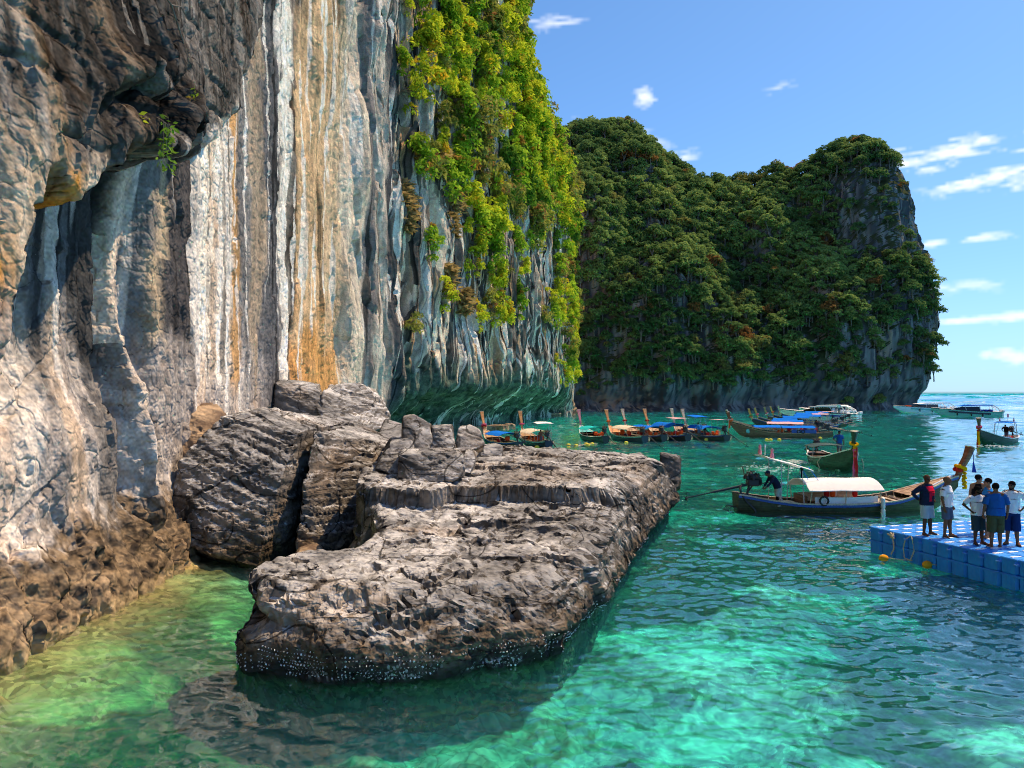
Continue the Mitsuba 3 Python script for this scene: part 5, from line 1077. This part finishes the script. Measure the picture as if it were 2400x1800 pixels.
rp = [at(u, v, CAM_H * FOC / (v - HORIZON)) for u, v in ((552, 442), (560, 445), (568.5, 445.8), (576, 446.2), (586, 444.9), (597, 444.2))]
whole('float_line', tube(np.array(rp) + [0, 0, .04], .03, 5), 'rope', 'pale rope joining the yellow floats behind the slab', 'rope')
for (u, v, lab) in ((882.7, 558.9, 'orange float with a rope tail left of the pontoon front'), (926, 565.3, 'orange float with a rope tail near the middle of the pontoon front')):
    k, x_, d = buoy(u, v, lab, 'foam_orange', .115)
    part(k, 'rope_tail', tube([[x_ + .1, d - .02, .05], [x_ + .3, d - .1, .03], [x_ + .55, d - .16, .02], [x_ + .8, d - .17, .0]], .016, 5), 'rope')
# ---------------------------------------------------------------- the floating pontoon of plastic cubes
def dock_blue(p, n, uv): return mix((.004, .17, .64), (.010, .28, .82), noise(p.x * 2.1, p.y * 2.1, p.z * 3) * .7 + noise(p.x * 13, p.y * 13, p.z * 13) * .3)
scene['cube_plastic'] = {'type': 'twosided', 'bsdf': {'type': 'principled', 'base_color': proc(dock_blue), 'roughness': .42, 'specular': .45}}
matte('strip_white', (.82, .84, .84), .5); matte('pin_blue', (.06, .26, .72), .4)
DC = np.array([10.95, 23.8]); E1 = np.array([.287, -.958]); E2 = np.array([.958, .287]); DECK = .70
def cube_shape(h, lug=True):
    a = np.linspace(0, 2 * np.pi, 48, endpoint=False); c, s = np.cos(a), np.sin(a)
    r_ = .245 / np.maximum(np.abs(c), np.abs(s)); corner = np.abs(np.abs(c) - np.abs(s)) < .30
    r_ = np.where(corner, np.minimum(r_, .302), r_)
    side = np.where(np.abs(c) > np.abs(s), s, c) * r_
    r_ = r_ * (1 - .035 * (np.cos(side * 2 * np.pi / .125) > .2) * ~corner)
    ring = np.stack([r_ * c, r_ * s], 1)
    lev = [(-h, .94), (-h + .03, 1), (-.055, 1), (-.05, 1.0), (-.018, .985), (0, .93)]
    v = np.vstack([np.column_stack([ring * k, np.full(48, z)]) for z, k in lev] + [[[0, 0, -h]], [[0, 0, .006]]])
    top = np.column_stack([np.stack([.245 / np.maximum(np.abs(c), np.abs(s)) * c, .245 / np.maximum(np.abs(c), np.abs(s)) * s], 1)])
    wav = 1 - .05 * (np.sin(side * 2 * np.pi / .25) > .1) * ~corner
    v[4 * 48:5 * 48, :2] = top * (wav * 1.0)[:, None]; v[5 * 48:6 * 48, :2] = top * (wav * .93)[:, None]; v[3 * 48:4 * 48, :2] = top * (wav)[:, None]
    f = grid_faces(6, 48, True); j = np.arange(48)
    f = np.vstack([f, np.stack([j, np.full(48, 288), (j + 1) % 48], 1)[:, ::-1][:, ::-1], np.stack([240 + j, 240 + (j + 1) % 48, np.full(48, 289)], 1)])
    return trimesh.Trimesh(v, f, process=False)
cube = mikit.ply(cube_shape(.385), None, 30); strip = mikit.ply(box(.085, .30, .014, (0, 0, .010), .005), None, False); pin = mikit.ply(tf(trimesh.creation.cylinder(.07, .03, sections=12), trimesh.transformations.translation_matrix([.0, -.262, -.13])), None, 30)
dock = thing('pontoon', 'bright blue floating pontoon of plastic cubes with white grip strips at the right edge', 'pontoon')
ang1 = math.degrees(math.atan2(E1[1], E1[0]))
for i in range(12):
    for j in range(15):
        c = DC + E1 * (.25 + .5 * i) + E2 * (.25 + .5 * j)
        if c[0] / c[1] * FOC + 512 > 1075: continue
        M = place(c[0], c[1], DECK + .004 * math.sin(i * 2.1 + j * 1.3), ang1)
        b = part(dock, 'cube', cube, 'cube_plastic', place=M)
        part(b, 'grip_strip', strip, 'strip_white', place=M)
        if j == 0:
            part(b, 'coupling_pin', pin, 'pin_blue', place=place(c[0] - E1[0] * .25, c[1] - E1[1] * .25, DECK, ang1 ))
        if j == 0 or i == 0: part(dock, 'lower_cube', cube, 'cube_plastic', place=place(c[0], c[1], DECK - .40, ang1))
def dp(a, b, z=0.0):
    q = DC + E1 * a + E2 * b; return np.array([q[0], q[1], DECK + z])
k = thing('mooring_rope', 'knotted bunch of pale rope hanging on the front of the pontoon near its corner', 'rope')
r = np.random.default_rng(4)
part(k, 'knot', cat(*[tube([dp(1.0 + r.normal(0, .06), -.06 + r.normal(0, .03), -.02 - .16 * r.random()) for _ in range(6)], .022, 6) for _ in range(7)]), 'rope')
part(k, 'tail', tube([dp(1.03, -.05, -.15), dp(1.10, -.08, -.32), dp(1.08, -.06, -.5), dp(.98, -.07, -.66)], .022, 6), 'rope')
whole('mooring_rope', tube([dp(1.62, .02, -.02), dp(1.52, -.06, -.12), dp(1.44, -.06, -.4), dp(1.5, -.08, -.66), dp(1.72, -.08, -.68), dp(1.84, -.06, -.4), dp(1.78, -.06, -.1), dp(1.66, .02, -.015)], .016, 6), 'rope', 'long loop of thin rope hanging down the front of the pontoon', 'rope')
# ---------------------------------------------------------------- people
for key, c in [('skin_brown', (.20, .10, .06)), ('skin_tan', (.33, .18, .11)), ('skin_dark', (.12, .06, .038)), ('hair_black', (.012, .010, .010)), ('tee_white', (.80, .81, .83)), ('tee_blue', (.02, .10, .34)), ('tee_bright', (.03, .22, .58)), ('navy', (.018, .026, .06)), ('red_panel', (.75, .02, .06)), ('shorts_grey', (.42, .50, .56)), ('shorts_slate', (.10, .13, .19)), ('shorts_teal', (.035, .06, .075)), ('shorts_olive', (.075, .08, .04)), ('shorts_beige', (.50, .44, .35)), ('shorts_navy', (.015, .035, .12)), ('sandal', (.03, .025, .025)), ('sole', (.55, .52, .48)), ('tank_black', (.014, .014, .016)), ('lip', (.26, .11, .09)), ('eye_dark', (.01, .01, .01)), ('sleeve_tan', (.62, .36, .18)), ('shorts_pale', (.40, .46, .42))]:
    matte(key, c)
matte('sunglass', (.008, .008, .010), .12)
def ball(c, r_, k=1.0, n=2):
    s = trimesh.creation.icosphere(n, 1.0); return np.array(s.vertices) * np.broadcast_to(r_, (3,)) * k + np.asarray(c)
def limb(a, b, ra, rb): return m3.Manifold.hull_points(np.vstack([ball(a, ra, n=1), ball(b, rb, n=1)]))
def skin_mesh(man, edge, it=6):
    m = man.refine_to_length(edge).to_mesh(); t = trimesh.Trimesh(m.vert_properties[:, :3], m.tri_verts, process=True)
    if it: trimesh.smoothing.filter_taubin(t, lamb=.5, nu=.3, iterations=it)
    return t
def union(ms):
    return m3.Manifold.batch_boolean(ms, m3.OpType.Add)
def hand_parts(wrist, dir_, palm_n, side, curl):
    """Palm, four unequal fingers and a thumb; dir_ points from wrist to knuckles, palm_n out of the palm."""
    d = np.asarray(dir_, float); d /= np.linalg.norm(d); pn = np.asarray(palm_n, float); pn -= d * (pn @ d); pn /= np.linalg.norm(pn); w = np.cross(d, pn) * side
    out = [m3.Manifold.hull_points(np.vstack([ball(wrist, .024, n=1), ball(wrist + d * .075 + w * .028, .014, n=1), ball(wrist + d * .078 - w * .026, .014, n=1), ball(wrist + d * .03 + w * .022, .017, n=1)]))]
    for q, (off, ln) in enumerate(((.030, .066), (.010, .074), (-.010, .069), (-.028, .054))):
        a = wrist + d * .074 + w * off; k1 = a + (d * math.cos(curl * .6) + pn * math.sin(curl * .6)) * ln * .55; k2 = k1 + (d * math.cos(curl * 1.5) + pn * math.sin(curl * 1.5)) * ln * .5
        out += [limb(a, k1, .0105, .0095), limb(k1, k2, .0095, .008)]
    a = wrist + d * .022 + w * .026; b = a + (d * .6 + w * .7 + pn * .25) * .042; c = b + (d * .9 + w * .15 + pn * .3) * .032
    return out + [limb(a, b, .014, .011), limb(b, c, .011, .009)]
def tubes(segs):
    """Clothing: a chain of elliptical rings joined pairwise, open-ended look with clean hems."""
    ms = []
    def ring(c, ax, ra, rb, fwd):
        ax = np.asarray(ax, float); ax /= np.linalg.norm(ax); s = np.cross(ax, fwd); s /= np.linalg.norm(s); f = np.cross(s, ax)
        t = np.linspace(0, 2 * np.pi, 18, endpoint=False)
        return np.asarray(c) + np.cos(t)[:, None] * f * ra + np.sin(t)[:, None] * s * rb
    for chain in segs:
        for (c0, a0, b0), (c1, a1, b1) in zip(chain, chain[1:]):
            ax = np.asarray(c1, float) - np.asarray(c0, float); fwd = np.array([1.0, 0, 0]) if abs(ax[0]) < .85 * np.linalg.norm(ax) else np.array([0, 0, 1.0])
            ms.append(m3.Manifold.hull_points(np.vstack([ring(c0, ax, a0, b0, fwd), ring(c1, ax, a1, b1, fwd)])))
    return union(ms)
def person(x, y, z, deg, H, label, skin, shirt, shorts, arms, build=1.0, legs=((.10, .0), (-.10, .0)), hair='short', head_turn=0, glasses=False, beard=False, sleeve=.5, shorts_len=.5, feet='sandal', lean=0.0, group=None, panel=None, extras=None, tank=False, foot_deg=(12, -12), leggings=None, trim=None):
    """A standing figure. arms: for left (+y) and right (-y) side an (elbow, hand, curl) in metres from the shoulder at height 1.70."""
    k = thing('person', label, 'person', group); sc = H / 1.70; B = build
    P = T().translate([x, y, z]).rotate([0, 0, 1], deg).scale(sc)
    ad = lambda name, m, mat, **kw: part(k, name, m, mat, smooth=kw.pop('smooth', True), place=P, **kw)
    pel = np.array([0, 0, .90]); bend = lambda q: np.array([q[0] + math.sin(lean) * max(q[2] - .95, 0), q[1], .95 + (q[2] - .95) * math.cos(lean) if q[2] > .95 else q[2]])
    waist, chest, neck = bend(np.array([0, 0, 1.06])), bend(np.array([.01, 0, 1.27])), bend(np.array([-.01, 0, 1.44]))
    hd = bend(np.array([.015, 0, 1.585])) + [.035 * math.sin(lean) * 2, 0, -.05 * math.sin(lean)]
    sh = {s: bend(np.array([-.01, s * .185 * B, 1.385])) for s in (1, -1)}
    bones = [m3.Manifold.hull_points(np.vstack([ball(pel + [0, .07, 0], (.105 * B, .10 * B, .10), n=1), ball(pel - [0, .07, 0], (.105 * B, .10 * B, .10), n=1), ball(waist, (.10 * B, .135 * B, .09), n=1)])),
             m3.Manifold.hull_points(np.vstack([ball(waist, (.10 * B, .135 * B, .09), n=1), ball(chest + [0, .06, 0], (.115 * B, .11 * B, .11), n=1), ball(chest - [0, .06, 0], (.115 * B, .11 * B, .11), n=1)])),
             m3.Manifold.hull_points(np.vstack([ball(chest + [0, .06, 0], (.11 * B, .10 * B, .10), n=1), ball(chest - [0, .06, 0], (.11 * B, .10 * B, .10), n=1), ball(sh[1] - [0, .02, 0], .055, n=1), ball(sh[-1] + [0, .02, 0], .055, n=1), ball(neck, .06, n=1)])),
             limb(neck - [0, 0, .02], hd - [.012, 0, .06], .058, .054)]
    hands, ank = [], {}
    elbows = {}
    for s, (el, ha, curl) in zip((1, -1), arms):
        e = sh[s] + np.array(el) * [1, s, 1]; h = sh[s] + np.array(ha) * [1, s, 1]; elbows[s] = (e, h)
        bones += [limb(sh[s], e, .050 * B ** .5, .039), limb(e, h, .039, .027)]
        d = h - e; hands += hand_parts(h, d / np.linalg.norm(d), [.2, -s, .1], s, curl)
    for s, (dy, dx) in zip((1, -1), legs):
        hip = pel + [0, s * .085, -.02]; kn = np.array([dx * .55 + .02, (dy * s if False else s * .085 + (dy - s * .1) * .5), .485]); an = np.array([dx, s * .085 + (dy - s * .1), .085]); ank[s] = (kn, an)
        bones += [limb(hip, kn, .085 * B, .056), limb(kn + [0, 0, .02], kn + [-.012, 0, -.14], .054, .056), limb(kn + [-.012, 0, -.14], an, .056, .036)]
        fd = math.radians(foot_deg[0] if s > 0 else foot_deg[1]); f_ = np.array([math.cos(fd), math.sin(fd), 0])
        bones.append(m3.Manifold.hull_points(np.vstack([ball(an + f_ * -.035 - [0, 0, .05], .03, n=1), ball(an - [0, 0, .01], .034, n=1), ball(an + f_ * .15 - [0, 0, .062], (.03, .04, .02), n=1), ball(an + f_ * .10 - [0, 0, .05], .034, n=1)])))
    ht = math.radians(head_turn); fx = np.array([math.cos(ht), math.sin(ht), 0]); fy = np.array([-math.sin(ht), math.cos(ht), 0]); R_ = np.stack([fx, fy, [0, 0, 1]])
    def hb(c, r_, n=2): return (ball([0, 0, 0], r_, n=n) + np.array(c)) @ R_ + hd
    head = [m3.Manifold.hull_points(hb((-.012, 0, .03), (.094, .076, .088))), m3.Manifold.hull_points(np.vstack([hb((.03, 0, .0), (.062, .066, .06)), hb((.052, 0, -.075), (.030, .034, .026)), hb((-.02, 0, -.03), (.06, .065, .05))])),
            m3.Manifold.hull_points(np.vstack([hb((.088, 0, .012), .010, 1), hb((.112, 0, -.020), (.014, .016, .012), 1)]))]
    for s in (1, -1): head.append(m3.Manifold.hull_points(hb((-.005, s * .078, -.002), (.022, .010, .032), 1)))
    body = skin_mesh(union(bones + head), .026, 5)
    bm = m3.Manifold(m3.Mesh(np.asarray(body.vertices, np.float32), np.asarray(body.faces, np.uint32)))
    if bm.num_tri() > 0: body = skin_mesh(union([bm] + hands), .05, 0)
    else: body = cat(body, skin_mesh(union(hands), .03, 0))
    ad('body', body, skin)
    face = lambda c, r_: trimesh.convex.convex_hull(hb(c, r_, 1))
    if glasses:
        ad('sunglasses', cat(face((.083, .032, .018), (.012, .027, .019)), face((.083, -.032, .018), (.012, .027, .019)), face((.088, 0, .022), (.006, .02, .005)), face((.03, .073, .022), (.06, .006, .007)), face((.03, -.073, .022), (.06, .006, .007))), 'sunglass')
    else:
        for s in (1, -1): ad('eye', face((.082, s * .031, .016), (.008, .013, .008)), 'eye_dark'); ad('eyebrow', face((.086, s * .031, .038), (.006, .020, .005)), 'hair_black')
    ad('mouth', face((.090, 0, -.052), (.006, .024, .007)), 'lip')
    if beard: ad('beard', trimesh.convex.convex_hull(np.vstack([hb((.050, 0, -.078), (.036, .042, .034), 1), hb((.0, 0, -.045), (.05, .071, .03), 1)])), 'hair_black')
    if hair == 'cap':
        ad('cap', trimesh.convex.convex_hull(np.vstack([hb((-.012, 0, .05), (.103, .086, .078)), hb((-.012, 0, .035), (.105, .088, .01))])), 'navy'); ad('cap_brim', trimesh.convex.convex_hull(np.vstack([hb((.10, 0, .045), (.03, .07, .008), 1), hb((.15, 0, .03), (.03, .055, .006), 1)])), 'navy')
    elif hair:
        hc = m3.Manifold.hull_points(hb((-.018, 0, .040), (.103, .086, .092) if hair == 'short' else (.098, .080, .089))) - m3.Manifold.hull_points(hb((.115, 0, -.045), (.10, .12, .10)))
        low = m3.Manifold.hull_points(np.vstack([hb((-.03, 0, -.10), (.2, .2, .035), 1)])); hm = skin_mesh(hc - low, .025, 3)
        n_ = np.array(hm.vertices); hm.vertices = n_ + vnormals(n_, np.array(hm.faces)) * ((nnoise(n_ * 40 + x, 3) - .5) * .012)[:, None]; ad('hair', hm, 'hair_black' if hair == 'short' else skin if hair == 'shaved' else 'hair_black')
    # shirt
    hem = .86
    tor = [(bend(np.array([.0, 0, hem])), .150 * B, .205 * B), (bend(np.array([.0, 0, 1.05])), .140 * B, .188 * B), (bend(np.array([.012, 0, 1.24])), .148 * B, .195 * B), (bend(np.array([.0, 0, 1.38])), .105, .200 * B), (bend(np.array([-.012, 0, 1.445])), .078, .10)]
    if tank: tor[3] = (tor[3][0], .10, .15 * B)
    chains = [tor]
    if not tank:
        for s in (1, -1):
            e, h = elbows[s]; a = sh[s] - [0, s * .05, -.005]
            if sleeve <= .6: chains.append([(a, .078, .075), (sh[s] + (e - sh[s]) * .2, .075, .078), (sh[s] + (e - sh[s]) * (sleeve + .28), .068, .074)])
            else: chains.append([(a, .075, .075), (sh[s] + (e - sh[s]) * .3, .066, .066), (e, .052, .052)]); chains.append([(e, .052, .052), (e + (h - e) * .9, .036, .036)])
    st = skin_mesh(tubes(chains), .024, 4); sv_ = np.array(st.vertices); fold = nfbm(sv_ * np.array([9, 9, 3.5]) + x * 3, 3, 5) - .5 + .6 * (ridged(sv_ * np.array([5, 5, 9]) + y, 2, 6) - .6)
    st.vertices = sv_ + vnormals(sv_, np.array(st.faces)) * (.026 * fold)[:, None]
    ad('shirt', st, shirt)
    if trim == 'stripes':
        for s in (1, -1):
            e, h = elbows[s]
            for q in (-.025, 0, .025): ad('sleeve_stripe', tube([sh[s] + [q, -s * .03, .078], sh[s] + (e - sh[s]) * .25 + [q, s * .045, .06], sh[s] + (e - sh[s]) * .7 + [q, s * .062, .035]], .008, 5), 'tank_black')
    if panel:
        pv = sv_[(sv_[:, 0] > .03) & (sv_[:, 1] > -.06 if True else True) & (sv_[:, 2] > 1.10)]
        f_ = np.array(st.faces); c_ = np.array(st.vertices)[f_].mean(1); on = (c_[:, 0] > .02) & (c_[:, 2] > 1.13) & (c_[:, 2] < 1.40) & (c_[:, 1] > -.16 + (1.40 - c_[:, 2]) * .3) & (c_[:, 1] < .17)
        on |= (c_[:, 0] > .02) & (c_[:, 2] > .98) & (c_[:, 2] < 1.15) & (np.abs(c_[:, 1] + .05) < .045)
        t = trimesh.Trimesh(np.array(st.vertices) + vnormals(np.array(st.vertices), f_) * .004, f_[on], process=False); t.remove_unreferenced_vertices(); ad('shirt_panel', t, panel, label='red chest panel of the navy shirt')
    # shorts
    ch = [[(np.array([0, 0, .97]), .128 * B, .17 * B), (np.array([0, 0, .84]), .138 * B, .182 * B), (np.array([0, 0, .78]), .12 * B, .17 * B)]]
    for s in (1, -1):
        kn, an = ank[s]; hip = pel + [0, s * .088, -.05]; low = kn + (an - kn) * max(0, (shorts_len - .5) * 2); mid = hip + (kn - hip) * min(1, shorts_len * 2)
        e_ = mid if shorts_len <= .5 else low
        ch.append([(hip + [0, 0, .03], .118 * B, .105 * B), (hip + (e_ - hip) * .5, .108 * B, .10 * B), (e_, .100 * B, .098 * B)])
    stt = skin_mesh(tubes(ch), .026, 3); sv2 = np.array(stt.vertices); stt.vertices = sv2 + vnormals(sv2, np.array(stt.faces)) * (.022 * (nfbm(sv2 * np.array([9, 9, 4]) + y, 3, 9) - .5))[:, None]
    ad('shorts', stt, shorts)
    for s in (1, -1):
        kn, an = ank[s]; fd = math.radians(foot_deg[0] if s > 0 else foot_deg[1]); f_ = np.array([math.cos(fd), math.sin(fd), 0])
        if leggings: ad('legging', skin_mesh(union([limb(kn, kn + [-.012, 0, -.14], .060, .062), limb(kn + [-.012, 0, -.14], an + [0, 0, .02], .062, .042)]), .03, 2), leggings)
        if feet:
            so = trimesh.convex.convex_hull(np.vstack([ball(an + f_ * q - [0, 0, .078], (.035, w, .008), n=1) for q, w in ((-.05, .034), (.06, .042), (.17, .038))]))
            sd = ad('sandal', so, 'sole' if feet == 'sole' else 'sandal')
            part(sd, 'strap', tube([an + f_ * .08 + [-f_[1] * .046, f_[0] * .046, -.065], an + f_ * .085 + [0, 0, -.008], an + f_ * .08 - [-f_[1] * .046, f_[0] * .046, .065]], .012, 5), 'sandal', place=P)
    if extras: extras(k, ad)
    return k
HIP = ((-.10, .20, -.22), (.05, .055, -.40), 1.2)        # hand on hip
BACKHIP = ((-.16, .17, -.20), (-.09, .00, -.38), 1.0)
DOWN = ((-.02, .045, -.29), (.04, .055, -.55), .7)
LOOSE = ((-.03, .07, -.28), (.06, .08, -.53), .9)
def stand(u, d, **kw): return (u - 512) / FOC * d, d, DECK + .006
px, py, pz = stand(926, 22.3)
person(px, py, pz, -62, 1.72, 'heavy-set man in navy and red shirt and pale grey shorts, hands on hips, sunglasses', 'skin_dark', 'navy', 'shorts_grey', (HIP, BACKHIP), 1.14, ((.15, .02), (-.15, .0)), 'shaved', -20, True, False, .9, .5, 'sole', panel='red_panel', foot_deg=(30, -15))
px, py, pz = stand(946, 22.0)
person(px, py, pz, -50, 1.72, 'bald man in pale blue tee and slate shorts looking right, arms hanging down', 'skin_brown', 'tee_white', 'shorts_slate', (LOOSE, DOWN), 1.0, ((.13, .05), (-.13, -.02)), None, 20, False, False, .5, .47, 'sandal', foot_deg=(25, -30))
px, py, pz = stand(977, 20.95)
person(px, py, pz, -80, 1.56, 'shorter bearded man in white tee, dark sunglasses, right hand on hip, left arm lowered', 'skin_dark', 'tee_white', 'shorts_teal', (LOOSE, HIP), 1.05, ((.12, .04), (-.12, .0)), 'short', 30, True, True, .55, .60, 'sandal', foot_deg=(30, -20))
px, py, pz = stand(978, 22.6)
person(px, py, pz, 40, 1.70, 'man in black tank top seen from behind between the prow and the bearded man', 'skin_tan', 'tank_black', 'shorts_slate', (DOWN, DOWN), .98, ((.10, .05), (-.10, -.05)), 'short', -30, False, False, .5, .45, None, tank=True)
px, py, pz = stand(987.5, 21.8)
person(px, py, pz, 150, 1.68, 'man in bright blue tee and beige shorts, mostly hidden behind the dark blue tee', 'skin_tan', 'tee_bright', 'shorts_beige', (DOWN, LOOSE), .98, ((.11, .05), (-.11, -.02)), 'short', 15, True, False, .5, .5, None)
px, py, pz = stand(995, 20.5)
person(px, py, pz, 78, 1.70, 'stocky man in dark blue tee and baggy olive shorts with his back to the camera', 'skin_brown', 'tee_blue', 'shorts_olive', (LOOSE, LOOSE), 1.12, ((.12, .02), (-.12, .02)), 'short', -10, False, False, .58, .60, 'sole', foot_deg=(15, -15))
px, py, pz = stand(1011, 20.9)
person(px, py, pz, -128, 1.70, 'bearded man in white tee with black sleeve stripes and long navy shorts, hand on hip', 'skin_brown', 'tee_white', 'shorts_navy', (HIP, DOWN), 1.02, ((.14, .04), (-.13, -.02)), 'short', -20, True, True, .55, .64, 'sandal', trim='stripes', foot_deg=(25, -20))
# the boatman at the engine of the nearest boat
_b = at(735, 511, 31.6); _c, _s = math.cos(math.radians(3)), math.sin(math.radians(3))
def on_near(lx, ly): return _b[0] + _c * lx - _s * ly, _b[1] + _s * lx + _c * ly
bx_, by_ = on_near(1.62, -.35)
def tan_sleeve(k, ad): pass
person(bx_, by_, .12, 183, 1.66, 'boatman in navy shirt, cap and pale shorts bending over the engine of the nearest boat', 'skin_brown', 'navy', 'shorts_pale', (((.14, .06, -.22), (.32, .02, -.40), 1.3), ((.12, .05, -.24), (.26, .03, -.44), 1.3)), 1.02, ((.11, .06), (-.11, -.06)), 'cap', 0, False, False, .9, .48, None, lean=.62, leggings='tank_black')
def rider(boat_pt, lab, shirt, H=1.68, deg=200, lean=.1, arms=(LOOSE, HIP), z=.1, hair='short', skin='skin_brown'):
    person(boat_pt[0], boat_pt[1], z, deg, H, lab, skin, shirt, 'shorts_slate', arms, 1.0, ((.11, .02), (-.11, .0)), hair, 0, False, False, .55, .5, None, lean=lean)
p = at(839, 462, 54); rider(p, 'steersman in blue shirt and pale cap standing at the back of the bow-on boat', 'tee_blue', 1.72, 262, .05, z=.42)
p = at(1006, 440, 76); rider(p, 'steersman in black hooded top bending at the stern of the right-hand boat', 'tank_black', 1.60, 221, .5, z=.15)
p = at(541, 447, 69.5); rider(p, 'bare-armed man sitting low at the stern of the cream roofed boat', 'skin_brown', 1.35, 100, .35, z=.15)
p = at(699, 438, 80); rider(p, 'man in light blue by the engine of the boat ending the row', 'tee_bright', 1.55, 105, .3, z=.2)
p = at(818, 435, 86); rider(p, 'man in navy and white top at the stern of the brown broadside boat', 'navy', 1.55, 180, .3, z=.25)
p = at(839, 408, 130); rider(p, 'tiny figure in white on the bow of the speedboat behind the raft', 'tee_white', 1.7, 220, 0, z=1.4)
# ---------------------------------------------------------------- broken water
def foam(label, u, v, du, n, s, seed):
    r = np.random.default_rng(seed); d = CAM_H * FOC / (v - HORIZON); x0 = (u - 512) / FOC * d; ms = []
    iv_, if_ = np.array(ico.vertices), np.array(ico.faces)
    vs, fs = [], []
    for q in range(n):
        c = np.array([x0 + r.normal(0, du), d + r.normal(0, du * 1.3), .015 + .05 * r.random()]); w_ = s * r.uniform(.3, 1.2)
        vs.append(iv_ * [w_ * 1.7, w_, w_ * .35] + c); fs.append(if_ + 12 * q)
    whole('foam', (np.vstack(vs), np.vstack(fs)), 'foam_white', label, 'foam', kind='stuff', smooth=True)
matte('foam_white', (.80, .83, .83))
foam('white splash beside the stern of the bow-on green boat', 797, 462, .55, 170, .06, 1)
foam('streak of wake foam left of the bow-on green boat', 772, 469, 1.0, 120, .05, 2)
foam('wake foam along the side of the right-hand lettered boat', 1000, 447, .9, 120, .07, 3)
foam('churned white water at the right edge behind the people', 1020, 497, .45, 170, .05, 4)
foam('small white splash at the water beside the slab corner', 670, 500, .25, 60, .04, 5)
foam('foam where wavelets break on the right side of the slab', 588, 607, .22, 60, .025, 6)
